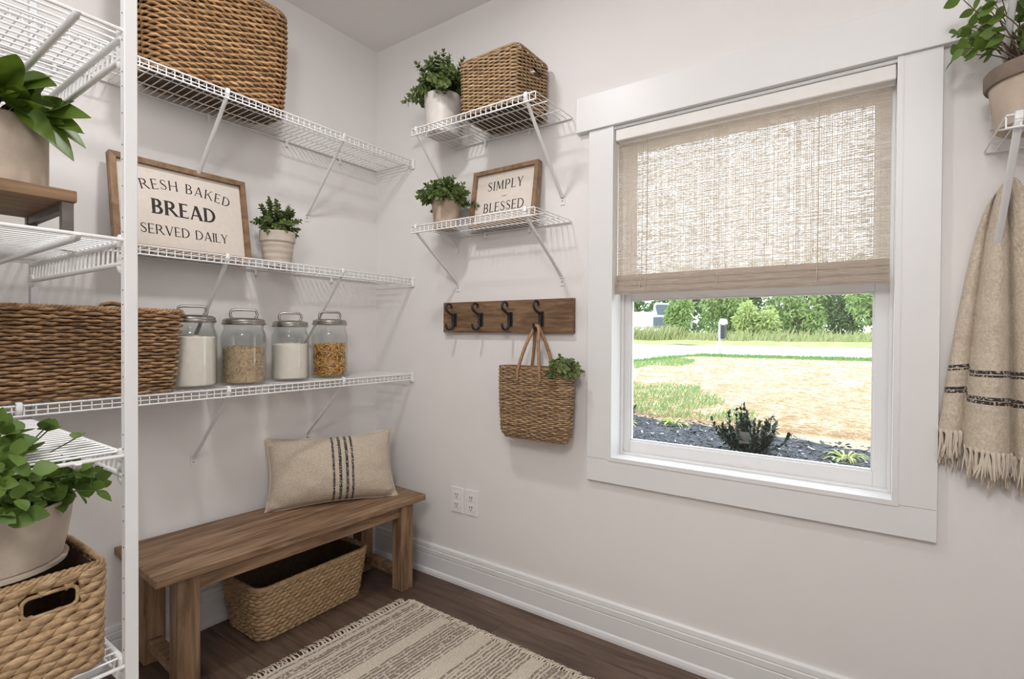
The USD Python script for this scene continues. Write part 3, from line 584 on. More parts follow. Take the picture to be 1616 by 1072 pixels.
# ------------------------------------------------------------------ lettering
def rect(x0, y0, x1, y1): return sbox(x0, y0, x1, y1)
def diag(x0, y0, x1, y1, wd):
    return Polygon([(x0-wd/2, y0), (x0+wd/2, y0), (x1+wd/2, y1), (x1-wd/2, y1)])
def bowl(x0, y0, y1, wd, T, t, left=0.0):
    def shape(x0, y0, x1, y1):
        ry = (y1-y0)/2; rx = min(ry, (x1-x0)*.75); cx = x1-rx; a = np.linspace(-PI/2, PI/2, 17)
        return Polygon([(x0, y0)]+[(cx+rx*math.cos(q), (y0+y1)/2+ry*math.sin(q)) for q in a]+[(x0, y1)])
    return shape(x0, y0, x0+wd, y1).difference(shape(x0-.001, y0+t, x0+wd-T, y1-t))
def glyph(ch, bold):
    T, t = (.185, .075) if bold else (.118, .052)
    s = .055 if bold else .045
    def ser(x, y, w=None): w = w or T/2+s; return rect(x-w, y, x+w, y+t*.55) if y < .5 else rect(x-w, y-t*.55, x+w, y)
    stem = lambda x: unary_union([rect(x, 0, x+T, 1), ser(x+T/2, 0), ser(x+T/2, 1)])
    if ch == 'I': return stem(0), T
    if ch == 'L': return unary_union([stem(0), rect(0, 0, .5, t), Polygon([(.5, 0), (.5, .18), (.46, t), (.40, t), (.40, 0)])]), .5
    if ch in 'EF':
        g = [stem(0), rect(0, 1-t, .5, 1), rect(0, .5-t/2, .43, .5+t/2), Polygon([(.5, 1), (.5, .84), (.47, 1-t)]), Polygon([(.43, .42), (.43, .58), (.40, .5)])]
        if ch == 'E': g += [rect(0, 0, .53, t), Polygon([(.53, 0), (.54, .18), (.50, t)])]
        return unary_union(g), .54 if ch == 'E' else .5
    if ch == 'H': return unary_union([stem(0), stem(.62), rect(0, .5-t/2, .7, .5+t/2)]), .62+T
    if ch == 'P': return unary_union([stem(0), bowl(T*.5, .42, 1, .52, T, t)]), .5+T*.5
    if ch == 'R': return unary_union([stem(0), bowl(T*.5, .46, 1, .50, T, t), diag(.66+T*.3, 0, .30, .49, T*1.08), rect(.6, 0, .74+T*.4, t*.55)]), .68+T*.4
    if ch == 'B': return unary_union([stem(0), bowl(T*.5, .47, 1, .46, T*.95, t), bowl(T*.5, 0, .53, .53, T, t)]), .53+T*.5
    if ch == 'D': return unary_union([stem(0), bowl(T*.5, 0, 1, .66, T, t)]), .66+T*.5
    if ch == 'K': return unary_union([stem(0), diag(T*.9, .38, .60, 1, t*1.2), diag(.66+T*.2, 0, .26+T*.2, .60, T*1.05), ser(.6, 1, .1), ser(.68, 0, .11)]), .74
    if ch == 'A': return unary_union([diag(.05, 0, .36, 1, t*1.15), diag(.68, 0, .37, 1, T*1.1), rect(.15, .28, .56, .28+t), ser(.05, 0, .09), ser(.68, 0, .12)]), .76
    if ch == 'V': return unary_union([diag(.36, 0, .05, 1, T*1.1), diag(.36, 0, .66, 1, t*1.15), ser(.05, 1, .12), ser(.66, 1, .09)]), .72
    if ch == 'Y': return unary_union([rect(.31-T/2, 0, .31+T/2, .46), ser(.31, 0), diag(.31, .42, .04, 1, T*1.05), diag(.31, .42, .60, 1, t*1.15), ser(.04, 1, .11), ser(.60, 1, .08)]), .66
    if ch == 'M': return unary_union([diag(.05, 0, .10, 1, t*1.15), diag(.44, .08, .12, 1, T*1.05), diag(.44, .08, .76, 1, t*1.1), diag(.82, 0, .77, 1, T*1.05), ser(.05, 0, .09), ser(.82, 0, .12)]), .9
    if ch == 'S':
        c = spline([(.46, .80), (.40, .95), (.24, .985), (.08, .90), (.07, .72), (.20, .57), (.36, .45), (.47, .28), (.42, .09), (.24, .015), (.07, .07), (.03, .22)], 60)
        q = np.linspace(0, 1, 60); wd = t*.9+(T*1.05-t*.9)*np.exp(-((q-.5)/.2)**2)
        c[:, 0] = c[:, 0]; c[:, 1] = .5+(c[:, 1]-.5)*.95
        return unary_union([LineString([c[i], c[i+1]]).buffer((wd[i]+wd[i+1])/4) for i in range(59)]), .52
    return None, .34
def word_poly(txt, cap, width, bold=False):
    gs = [glyph(c, bold) for c in txt]; nat = sum(g[1] for g in gs)*cap; gap = (width-nat)/max(1, len(txt)-1); x = 0; out = []
    for g, wd in gs:
        if g is not None: out.append((affinity.scale(g, cap, cap, origin=(0, 0)), x, wd*cap))
        x += wd*cap+gap
    return out
def lettering(t, words, plane, off):
    for txt, cap, width, y, bold, arch in words:
        if 1:
            for g, x, wd in word_poly(txt, cap, width, bold):
                mb = MB()
                xc = x+wd/2-width/2; g = affinity.translate(g, -wd/2, 0); dy = y-arch*(xc/(width/2))**2
                g = affinity.translate(affinity.rotate(g, math.degrees(math.atan(-2*arch*xc/(width/2)**2)), origin=(0, 0)), xc, dy)
                mb.prism(g.simplify(.0002), .0006, lambda v: plane(v+np.array([0, 0, off]))); part(t, 'letter', mb, 'lettering_ink')
def framed_sign(name, label, plane, W, Hh, words, molding=.021, depth=.030):
    t = thing(name, label, 'sign', plane(np.array([[0, 0, 0.]]))[0])
    part(t, 'panel', MB().box((-W/2+.004, .004, .006), (W/2-.004, Hh-.004, .014), 0, plane), 'sign_paper')
    for a, b, horiz in (((-W/2, 0), (W/2, molding), 1), ((-W/2, Hh-molding), (W/2, Hh), 1), ((-W/2, 0), (-W/2+molding, Hh), 0), ((W/2-molding, 0), (W/2, Hh), 0)):
        if horiz: P = Polygon([(a[0], a[1]), (b[0], a[1]), (b[0]-molding, b[1]), (a[0]+molding, b[1])]) if a[1] == 0 else Polygon([(a[0]+molding, a[1]), (b[0]-molding, a[1]), (b[0], b[1]), (a[0], b[1])])
        else: P = Polygon([(a[0], a[1]), (b[0], a[1]+molding), (b[0], b[1]-molding), (a[0], b[1])]) if a[0] < 0 else Polygon([(a[0], a[1]+molding), (b[0], a[1]), (b[0], b[1]), (a[0], b[1]-molding)])
        part(t, 'frame_side', MB().prism(P.buffer(-.0002), depth, plane), 'frame_wood')
    lettering(t, words, plane, .0142)
    return t
def tilted(o, ex, back, ang):       # o bottom middle (back face), ex reading direction, back = direction into the wall
    ex, back = nrm(ex), nrm(back); ey = nrm(np.array([0, 0, 1])*math.cos(ang)+back*math.sin(ang)); ez = np.cross(ex, ey)
    return lambda v: np.asarray(o)+v[:, :1]*ex+v[:, 1:2]*ey+v[:, 2:3]*ez
framed_sign('framed_sign', 'wood-framed FRESH BAKED BREAD sign leaning on the middle left shelf', tilted((.094, -1.022, 1.5385), (0, 1, 0), (-1, 0, 0), .17), .488, .356,
            [('FRESH BAKED', .039, .345, .256, False, .024), ('BREAD', .058, .228, .152, True, 0), ('SERVED DAILY', .037, .312, .072, False, 0)])
SG2 = framed_sign('framed_sign', 'small wood-framed SIMPLY BLESSED sign on the lower shelf by the window', tilted((.925, -.058, 1.731), (1, 0, 0), (0, 1, 0), .15), .362, .272,
            [('SIMPLY', .044, .195, .172, False, 0), ('BLESSED', .044, .222, .070, False, 0)], molding=.019)
part(Node('/World/framed_sign_001', SG2.loc), 'printed_dash', MB().prism(Polygon([(-.016, .140), (0, .1375), (.016, .1415), (.002, .1405)]), .0006, lambda v: tilted((.925, -.058, 1.731), (1, 0, 0), (0, 1, 0), .15)(v+np.array([0, 0, .0142]))), 'lettering_ink')
# ------------------------------------------------------------------ jars
def jar(label, x, y, rr_, H, fill, what, wl):
    z0 = 1.0315; t = thing('glass_jar', label, 'jar', (x, y, z0)); hb_ = H*.76
    out = [(0, 0), (rr_*.90, 0), (rr_*.97, .003), (rr_, .012), (rr_, hb_-.02), (rr_*.985, hb_-.008), (rr_*.93, hb_+.004), (rr_*.885, hb_+.010), (rr_*.875, hb_+.020), (rr_*.90, hb_+.026), (rr_*.90, hb_+.031)]
    inn = [(rr_*.86, hb_+.031), (rr_*.845, hb_+.018), (rr_*.86, hb_+.008), (rr_*.905, hb_), (rr_*.955, hb_-.010), (rr_-.0035, hb_-.022), (rr_-.0035, .014), (rr_*.94, .008), (0, .0065)]
    part(t, 'glass_body', MB().lathe(out+inn, (x, y, z0), 48), 'jar_glass', 50)
    zl = hb_+.0305; R = rr_*.965
    lid = part(t, 'lid', MB().lathe([(0, zl), (R*.98, zl), (R, zl+.003), (R, zl+.0075), (R*.975, zl+.010), (R*.955, zl+.0115), (R*.965, zl+.014), (R*.955, zl+.020), (R*.86, zl+.025), (R*.5, zl+.029), (0, zl+.030)], (x, y, z0), 48), 'lid_metal', 35)
    zt = z0+zl+.027; wv = rr_*.58; d = nrm((.46, .89, 0)); h = .034
    P = spline([np.array([x, y, zt])+d*a+np.array([0, 0, b]) for a, b in ((-wv*.86, 0), (-wv, h*.35), (-wv*.94, h*.85), (-wv*.7, h), (0, h*1.02), (wv*.7, h), (wv*.94, h*.85), (wv, h*.35), (wv*.86, 0))], 44)
    part(lid, 'lid_handle', MB().tube(P, .0052, 9, ref=np.cross(d, (0, 0, 1)), ry=.0052), 'lid_metal', True)
    rc = rr_-.0052; g = np.random.default_rng(int(y*-1000)); zb = z0+.0085
    if what == 'flour':
        n = 48; prof = [(0, 0), (rc*.93, 0), (rc, .006), (rc, fill-.004), (rc*.985, fill)]+[(rc*q, fill+.010*(1-q)) for q in (.9, .75, .6, .45, .3, .15)]
        mb = MB().lathe(prof+[(.0001, fill+.011)], (x, y, zb), n); v = mb.V[0]; topm = v[:, 2] > zb+fill-.002
        v[topm, 2] += (meshkit.fbm(v[topm]*70, 3, 5)-.5)*.016; solo('flour', mb, 'flour', wl, 'flour', True, kind='stuff')
    elif what == 'oats':
        mb = MB().lathe([(0, 0), (rc*.9, 0), (rc-.006, .004), (rc-.006, fill-.003), (rc*.5, fill-.001), (0.0001, fill+.001)], (x, y, zb), 40)
        tv = np.array([(1, 0, .1), (.3, .6, .25), (-.8, .35, .1), (-.8, -.35, .1), (.3, -.6, .25), (0, 0, -.3)]); tf = [[0, 1, 5], [1, 2, 5], [2, 3, 5], [3, 4, 5], [4, 0, 5], [0, 2, 1], [0, 3, 2], [0, 4, 3]]
        for k in range(2600):
            a = g.uniform(0, 2*PI)
            if k < 2000: zz = g.uniform(.003, fill); p = np.array([math.cos(a)*(rc-.0045), math.sin(a)*(rc-.0045), zz+.004])
            else: q = rc*math.sqrt(g.random())*.97; p = np.array([math.cos(a)*q, math.sin(a)*q, fill+.003*(1-q/rc)+g.uniform(0, .003)])
            Rm = trimesh.transformations.random_rotation_matrix(g.random(3))[:3, :3]; mb.add((tv*np.array([.0090, .0052, .0020]))@Rm.T*g.uniform(.7, 1.1)*.8+p*np.array([.985, .985, 1])+np.array([x, y, zb]), tf)
        v = np.vstack(mb.V); solo('rolled_oats', mb, 'oats', wl, 'oats', kind='stuff')
    else:
        mb = MB().lathe([(0, 0), (rc*.74, 0), (rc*.74, fill-.03), (0.0001, fill-.02)], (x, y, zb), 24)
        for k in range(330):
            a = g.uniform(0, 2*PI); L = g.uniform(.013, .019)
            if k < 250: q = (rc-.0085)*g.uniform(.92, 1); zz = g.uniform(.009, fill-.006)
            else: q = (rc-.009)*math.sqrt(g.random()); zz = fill-.006+g.uniform(0, .008)
            p = np.array([x+math.cos(a)*q, y+math.sin(a)*q, zb+zz]); tan = np.array([-math.sin(a), math.cos(a), 0]); u = g.normal(0, 1, 3); u -= .8*np.array([math.cos(a), math.sin(a), 0])*(u@np.array([math.cos(a), math.sin(a), 0])); d_ = nrm(u); nn = nrm(np.cross(d_, g.normal(0, 1, 3)))
            P = np.array([p+d_*L*s_+nn*.006*(1-(s_)**2*1.5) for s_ in np.linspace(-1, 1, 7)]); tw = np.linspace(0, 4, 7)
            rad_ = np.hypot(P[:, 0]-x, P[:, 1]-y); k_ = np.minimum(1, (rc-.0045)/rad_); P[:, 0] = x+(P[:, 0]-x)*k_; P[:, 1] = y+(P[:, 1]-y)*k_; P[:, 2] = np.maximum(P[:, 2], zb+.004)
            mb.tube(P, .0046*(.8+.2*np.cos(tw*2)), 6)
        solo('dried_pasta', mb, 'pasta', wl, 'pasta', True, kind='stuff')
JX = .165
jar('leftmost and widest glass jar with metal lid, full of white flour', JX, -1.033, .083, .288, .185, 'flour', 'white flour filling the leftmost and fullest jar')
jar('glass jar of rolled oats with metal lid, second from left', JX, -.836, .085, .280, .140, 'oats', 'pale rolled oats half filling the second jar')
jar('glass jar half full of flour, between the oats and the pasta', JX, -.628, .0785, .272, .152, 'flour', 'white flour in the jar between oats and pasta')
jar('glass jar of dried pasta with metal lid, nearest the corner', JX, -.423, .083, .288, .142, 'pasta', 'amber dried pasta pieces inside the rightmost jar')

# ------------------------------------------------------------------ plants
def leaf(mb, base, d, L, W, bend=.3, upv=(0, 0, 1), seg=5, fold=.22, tipp=1.0, twist=0.0):
    d = nrm(d); s = np.cross(d, upv); s = nrm(s) if np.linalg.norm(s) > 1e-3 else np.array([1., 0, 0]); u = np.cross(s, d)
    if twist: s, u = s*math.cos(twist)+u*math.sin(twist), u*math.cos(twist)-s*math.sin(twist)
    t = np.linspace(0, 1, seg+1); wd = W*np.sin(PI*np.clip(t**(.75/tipp)*.985+.008, 0, 1))**.85
    c = np.asarray(base)+np.outer(t*L*(1-.12*bend*t), d)-np.outer(bend*L*t*t*.5, (0, 0, 1))
    v = np.stack([c-s*wd[:, None]+u*(fold*wd)[:, None], c, c+s*wd[:, None]+u*(fold*wd)[:, None]], 1).reshape(-1, 3); f = []
    for i in range(seg):
        a = i*3
        f += [[a, a+1, a+4], [a, a+4, a+3], [a+1, a+2, a+5], [a+1, a+5, a+4]]
    mb.add(v, f)
def pot(t, c, prof, z, m, wall=.008, n=48, soilz=None, label=None):
    inn = [(max(r_-wall, .001), z_) for r_, z_ in prof[::-1] if z_ > .012]
    P = [(0, 0)]+prof+[(prof[-1][0]-wall*.3, prof[-1][1]+.0015)]+inn+[(0, inn[-1][1])]
    part(t, 'pot', MB().lathe(P, (c[0], c[1], z), n), m, 40, label=label)
    top = prof[-1][1]; sz = top-.018; rs = prof[-1][0]-wall*1.05
    n2 = 30; mb = MB().lathe([(0.0005, sz+.006), (rs*.5, sz+.004), (rs*.92, sz)], (c[0], c[1], z), n2); part(t, 'soil', mb, 'soil', True)
    return z+sz
def boxwood(t, c, z, spread, height, n, seed, m='leaf_box', lf=.017, dens=1.0, ylim=None, droop=0., bias=(0, 0)):
    """crown of short twigs with opposite oval leaves, round and open at the outside"""
    g = np.random.default_rng(seed); k = 0; tries = 0
    while k < n and tries < n*8:
        tries += 1
        az = g.uniform(0, 2*PI); co = 1-g.random()*1.06; el = math.acos(max(-.06, co)); rad = math.sin(el); r_ = g.uniform(.62, 1.06)
        tip = np.array([c[0]+spread*rad*math.cos(az)*r_+bias[0]*rad, c[1]+spread*rad*math.sin(az)*r_+bias[1]*rad, z+.016+height*co*r_-droop*rad])
        b = np.array([c[0]+(tip[0]-c[0])*.18, c[1]+(tip[1]-c[1])*.18, z]); mid = b*.45+tip*.55+np.array([0, 0, height*.10*rad])
        P = spline([b, mid, tip], 12)
        if ylim is not None and ylim(P): continue
        k += 1; mb = MB(); mb.tube(P, np.linspace(.0016, .0008, 12), 4)
        ln = np.linalg.norm(np.diff(P, axis=0), axis=1).sum(); q = max(3, int(ln/(lf*.52)*dens)); s0 = g.uniform(0, PI)
        for i in range(q):
            s_ = .22+.76*(i+.5)/q; j = min(int(s_*11), 10); p = P[j]+(P[j+1]-P[j])*(s_*11-j); tan = nrm(P[j+1]-P[j]); e_ = nrm(np.cross(tan, (0.3, .2, 1))); f_ = np.cross(tan, e_); th_ = s0+i*PI/2+g.normal(0, .3); side = e_*math.cos(th_)+f_*math.sin(th_)
            for sg in (1, -1):
                L = lf*g.uniform(.8, 1.15); leaf(mb, p, tan*.5+side*sg, L, L*.37, .15, seg=4, upv=tan, fold=.18, tipp=.9)
        for sg in (1, -1): leaf(mb, P[-1], nrm(P[-1]-P[-2])+sg*.45*e_, lf*.85, lf*.26, .1, seg=4, upv=nrm(P[-1]-P[-2])+e_*.2)
        part(t, 'sprig', mb, m)
# boxwood on the middle left shelf
T = thing('potted_plant', 'small leafy boxwood in a ribbed grey-beige pot, right of the bread sign', 'potted plant', (.15, -.680, 1.5365))
pr = [(.052, .0), (.056, .002)]+[(.056+.017*q+.0012*math.sin(q*34), .002+.143*q) for q in np.linspace(0.04, .66, 16)]+[(.0695, .100), (.0730, .104), (.0735, .146)]
z = pot(T, (.15, -.680), pr, 1.5365, 'ceramic_ribbed'); boxwood(T, (.15, -.680), z, .100, .150, 62, 31, lf=.0185)
T = thing('potted_plant', 'boxwood plant in a white glazed pot beside the square basket', 'potted plant', (.640, -.150, RZ[0]+.003))
pr = [(.068, 0), (.074, .003), (.083, .120), (.084, .128), (.0855, .130), (.0875, .178)]
z = pot(T, (.640, -.150), pr, RZ[0]+.003, 'glazed_white'); boxwood(T, (.640, -.150), z, .185, .185, 84, 32, lf=.027, ylim=lambda P: (P[:, 0].max() > .83) or (P[:, 1].max() > -.005))
T = thing('potted_plant', 'small boxwood in a brownish clay pot, left of the small sign', 'potted plant', (.662, -.150, RZ[1]+.003))
pr = [(.052, 0), (.056, .003), (.064, .095), (.0645, .100), (.0655, .101), (.068, .132)]
z = pot(T, (.662, -.150), pr, RZ[1]+.003, 'terracotta_grey'); boxwood(T, (.662, -.150), z, .135, .115, 76, 33, lf=.024, droop=.012, ylim=lambda P: P[:, 1].max() > -.005)
# greenery spilling from the tote
T = thing('greenery_sprigs', 'bunch of green leafy sprigs spilling from the straw tote', 'greenery', (1.24, -.075, 1.07))
boxwood(T, (1.235, -.075), 1.080, .075, .066, 44, 34, m='leaf_olive', lf=.024, droop=.02, bias=(.025, -.012), ylim=lambda P: P[:, 1].max() > -.008)
# broad leaf plant on a little wooden stand
st = thing('plant_stand', 'small wooden plant stand with metal legs on the left rack', 'plant stand', (.58, -1.76, 1.441))
part(st, 'top', MB().box((.42, -1.985, 1.550), (.745, -1.537, 1.578), .002), 'stand_wood')
for x in (.425, .718):
    for y in (-1.98, -1.564): part(st, 'leg', MB().box((x, y, 1.4415), (x+.022, y+.022, 1.550), .001), 'grey_metal')
for y in (-1.98, -1.564): part(st, 'crosspiece', MB().box((.447, y+.002, 1.530), (.718, y+.020, 1.550), .001), 'grey_metal')
pc = (.60, -1.662)
T = thing('potted_plant', 'broad-leaved green plant in a smooth concrete pot on the stand', 'potted plant', (pc[0], pc[1], 1.578))
z = pot(T, pc, [(.098, 0), (.104, .004), (.1055, .03), (.1055, .155), (.1045, .162)], 1.578, 'concrete_pot_warm')
g = np.random.default_rng(41); stems = MB(); LEAVES = []
for k in range(120):
    az = g.uniform(-2.4, 1.6) if k < 90 else g.uniform(-PI, PI); el = g.uniform(-.05, 1.25); q = g.uniform(.5, 1.0)
    o = np.array([math.cos(az)*math.cos(el), math.sin(az)*math.cos(el), math.sin(el)]); b = np.array([pc[0]+.03*o[0], pc[1]+.03*o[1], z])
    p = np.array([pc[0]+.02, pc[1], z+.022])+o*np.array([.115, .105, .090])*q; d = o*.8+np.array([.15, -.05, g.uniform(.0, .9)])+g.normal(0, .4, 3); L = g.uniform(.070, .115)
    tip = p+nrm(d)*L
    if tip[1] > -1.470 or tip[2] > 1.846 or p[1] > -1.540 or len(LEAVES) > 66: continue
    stems.tube(spline([b, (b+p)/2+np.array([0, 0, .02]), p], 7), .0022, 5); LEAVES.append((p, d, L))
# the tall leaves that stand in front and the drooping ones at the right edge
for p, d, L in (((.72, -1.665, 1.775), (.55, .02, .33), .135), ((.70, -1.64, 1.80), (.5, .25, .10), .125), ((.66, -1.60, 1.78), (.35, .75, .05), .115), ((.66, -1.585, 1.765), (.3, .8, -.35), .10), ((.68, -1.60, 1.75), (.4, .65, -.75), .11), ((.72, -1.70, 1.79), (.6, -.3, .2), .13)):
    p = np.array(p); stems.tube(spline([(pc[0], pc[1], z), (p+np.array([pc[0], pc[1], z]))/2+np.array([0, 0, .02]), p], 7), .0024, 5); LEAVES.append((p, np.array(d), L))
part(T, 'stem', stems, 'stem_green', True)
for p, d, L in LEAVES:
    mb = MB(); leaf(mb, p, d, L, L*.275, g.uniform(.2, .7), upv=nrm(np.array([.7, -.25, .75])+g.normal(0, .25, 3)), seg=8, fold=.16, tipp=1.15, twist=g.normal(0, .3)); part(T, 'leaf', mb, 'leaf_broad', True)
# herb on the rack basket
pc = (.888, -1.715)
T = thing('potted_plant', 'bushy small-leaved herb in a pale concrete pot on the rack basket', 'potted plant', (pc[0], pc[1], .772))
part(T, 'saucer', MB().lathe([(0, 0), (.108, 0), (.118, .004), (.120, .012), (.112, .012), (0, .008)], (pc[0], pc[1], .7745), 48), 'concrete_pot', 40)
z = pot(T, pc, [(.106, 0), (.111, .004), (.118, .035), (.124, .075), (.1275, .112), (.128, .118)], .7855, 'concrete_pot')
g = np.random.default_rng(43); stems = MB(); cnt = 0; tries = 0
while cnt < 298 and tries < 9000:
    tries += 1
    az = g.uniform(-2.2, 2.2); el = g.uniform(-.28, 1.0)*PI/2; q = g.uniform(.70, 1.0) if cnt > 60 else g.uniform(.4, .75)
    o = np.array([math.cos(az)*math.cos(el), math.sin(az)*math.cos(el), math.sin(el)])
    p = np.array([pc[0]+.045, pc[1]-.005, z+.020])+o*np.array([.165, .185, .165])*q
    if p[1] > -1.552 or p[2] < z-.004 or (math.hypot(p[0]-pc[0], p[1]-pc[1]) > .112 and p[2] < z+.022) or (abs(p[2]-.985) < .011 and p[0] < 1.05) or (p[0] > 1.0 and p[1] > -1.565): continue
    right = cnt > 225
    if right:           # leaves on the side towards the post
        p = np.array([g.uniform(.82, 1.0), g.uniform(-1.65, -1.553), g.uniform(.905, 1.02)])
        if abs(p[2]-.985) < .012 or p[2] > 1.02-.7*max(0, p[1]+1.65): continue
        o = nrm(p-np.array([pc[0]-.05, pc[1]-.05, z]))
    elif cnt > 150:     # leaves that lean out in front of the shelf edge
        p = np.array([g.uniform(1.046, 1.085), g.uniform(-1.93, -1.60), g.uniform(.930, 1.045)])
        if p[2] > 1.055-1.6*max(0, p[1]+1.72): continue
        o = nrm(p-np.array([pc[0], pc[1], z]))
    d = nrm(o+np.array([.35, 0, .25]))
    if cnt % 2 == 0 and (not right or cnt % 4 == 0): stems.tube(spline([(pc[0]+.05*o[0], pc[1]+.05*o[1], z), ((pc[0]+p[0])/2+.02*o[0], (pc[1]+p[1])/2, (z+p[2])/2+.02), p], 7), .0013, 4)
    s_ = nrm(np.cross(d, g.normal(0, 1, 3)))
    for k in range(3 if g.random() < .5 else 2):
        mb = MB(); L = g.uniform(.030, .044); leaf(mb, p, d*.6+s_*(1 if k == 0 else -1 if k == 1 else 0)+np.array([0, 0, .15]), L, L*.37, g.uniform(.1, .5), seg=5, upv=nrm(o+np.array([.9, -.3, .6])), fold=.16, twist=g.normal(0, .45)); part(T, 'leaf', mb, 'leaf_herb', True); cnt += 1
mb = MB()
for k in range(420):        # the leaves hidden inside the crown
    az = g.uniform(-PI, PI); el = g.uniform(-.05, 1)*PI/2; q = g.uniform(.35, .82); o = np.array([math.cos(az)*math.cos(el), math.sin(az)*math.cos(el), math.sin(el)]); p = np.array([pc[0]+.03, pc[1]-.005, z+.012])+o*np.array([.155, .17, .150])*q
    if p[1] < -1.555 and abs(p[2]-.985) > .016 and not (math.hypot(p[0]-pc[0], p[1]-pc[1]) > .11 and p[2] < z+.02): L = g.uniform(.028, .042); leaf(mb, p, o+g.normal(0, .6, 3), L, L*.36, .3, upv=nrm(o+np.array([.6, 0, .8])), seg=3)
part(T, 'inner_foliage', mb, 'leaf_herb', kind='stuff')
part(T, 'stem', stems, 'stem_green', True)
# plant right of the window
pc = (2.640, -.150); z0 = 1.7655
T = thing('potted_plant', 'green leafy plant in a brown-rimmed clay pot right of the window', 'potted plant', (pc[0], pc[1], z0))
z = pot(T, pc, [(.080, 0), (.086, .004), (.100, .112), (.1005, .118)], z0, 'concrete_pot_warm')
part(T, 'rim_band', MB().lathe([(.0985, .112), (.1075, .112), (.110, .117), (.110, .147), (.107, .151), (.097, .151), (.096, .12)], (pc[0], pc[1], z0), 48, closed=True), 'pot_rim_brown', 40)
g = np.random.default_rng(47); z = z0+.140; stems = MB()
for k in range(40):
    az = g.uniform(0, 2*PI) if k > 16 else g.uniform(2.4, 4.4); lean = g.uniform(.03, .17); h = g.uniform(.08, .235)
    tip = np.array([pc[0]+lean*math.cos(az), pc[1]+lean*.75*math.sin(az), z+h])
    if tip[1] > -.03 or tip[2] > 2.13: continue
    b = np.array([pc[0]+.05*math.cos(az)*g.random(), pc[1]+.05*math.sin(az)*g.random(), z]); P = spline([b, (b+tip)/2+np.array([0, 0, .02]), tip], 10); stems.tube(P, np.linspace(.002, .001, 10), 4)
    for i in range(3, 10, 1 if k < 17 else 2):
        s_ = nrm(np.cross(P[i]-P[i-1], g.normal(0, 1, 3)))
        for sg in ((1, -1) if i % 2 else (1,)):
            mb = MB(); L = g.uniform(.032, .046); leaf(mb, P[i], nrm(P[i]-P[i-1])*.6+s_*sg, L, L*.32, .3, upv=nrm(np.array([-.3, -.9, .3])+g.normal(0, .3, 3)), seg=5, fold=.18, twist=g.normal(0, .4))
            if mb.V[0][:, 1].max() < -.004 and (np.abs(mb.V[0][:, 0]-2.575) > .009).all(): part(T, 'leaf', mb, 'leaf_box' if False else 'leaf_herb', True)
part(T, 'stem', stems, 'stem_brown', True)

# ------------------------------------------------------------------ towel
banded('towel_terry', (.60, .515, .41), (.05, .047, .045), [(.702, .0065), (.716, .004), (.800, .0065), (.815, .0065)], 'y', bump=1.0, bscale=190, uvs=True, dash=150)
tw = thing('hand_towel', 'beige terry towel with dark stripes hanging right of the window', 'towel', (2.62, -.06, .9))
nu, nvv = 150, 120; u = np.linspace(0, 1, nu); v = np.linspace(0, 1, nvv)
lobes = np.array([0, .15, .44, .78, 1.0]); zt, zb = 1.668, .935
def towel_front(u, v):
    k = np.clip(np.searchsorted(lobes, u, 'right')-1, 0, 3); a, b = lobes[k], lobes[k+1]; s = (u-a)/(b-a)
    sp = v**.62; xl = 2.568-.108*sp; xr = 2.630+.180*sp
    x = xl+(xr-xl)*u
    amp = np.array([.024, .072, .076, .05])[k]*(.40+.60*sp)
    y = -.022-amp*np.abs(np.sin(PI*s))**.55-.018*np.exp(-(v/.08)**2)
    arch = np.sin(PI*np.clip(u*.9+.05, 0, 1)); zz = zt-.055*(1-arch)*(1-v)-(zt-zb)*v+(u-.45)**2*0-.045*np.where(k == 0, -1.0, np.where(k == 1, .35*s, .55-.5*s))*v*v*.8
    return np.stack([x, y, zz], -1)
Uu, Vv = np.meshgrid(u, v, indexing='ij'); F_ = towel_front(Uu, Vv)
F_ = F_+np.stack([F_[..., 0]*0, -(meshkit.fbm(F_*160, 2, 8)-.5)*.006-(meshkit.fbm(F_*14, 3, 9)-.5)*.014, F_[..., 0]*0], -1)
B2 = towel_front(Uu, Vv); B2[..., 1] = np.minimum(-.010, B2[..., 1]*.35); B2[..., 2] += 0
mb = MB(); mb.grid(F_); mb.grid(B2[::-1]); uvm = np.stack([Uu, Vv], -1); uv = [uvm.reshape(-1, 2), uvm[::-1].reshape(-1, 2)]
rim_ = np.concatenate([F_[0], F_[1:, -1], F_[-1, ::-1][1:], F_[::-1, 0][1:]]); rim2 = np.concatenate([B2[0], B2[1:, -1], B2[-1, ::-1][1:], B2[::-1, 0][1:]])
uvr = np.concatenate([uvm[0], uvm[1:, -1], uvm[-1, ::-1][1:], uvm[::-1, 0][1:]]); mb.grid(np.stack([rim_, rim2])); uv += [uvr, uvr]
part(tw, 'cloth', mb, 'towel_terry', True, uv=np.vstack(uv))
g = np.random.default_rng(51)
for layer, (cn, dz) in enumerate(((34, 0), (26, -.004))):
    for i in range(cn):
        q = towel_front(np.array([(i+.5)/cn]), np.array([.995]))[0]
        if layer: q[1] = min(-.02, q[1]*.6)
        mb = MB(); L = g.uniform(.055, .085)+layer*.03
        for k in range(5):
            e = q+np.array([g.normal(0, .006), g.normal(0, .003), -L*g.uniform(.8, 1.1)]); mb.tube(spline([q+np.array([(k-2)*.0012, 0, .004]), q+np.array([g.normal(0, .002), -.002, -L*.3]), e], 7), np.array([.0024, .0036, .0024, .0026, .0028, .0026, .0014]), 5)
        v_ = np.vstack(mb.V); 
        part(tw, 'fringe_tassel', mb, 'fringe_cotton', True)
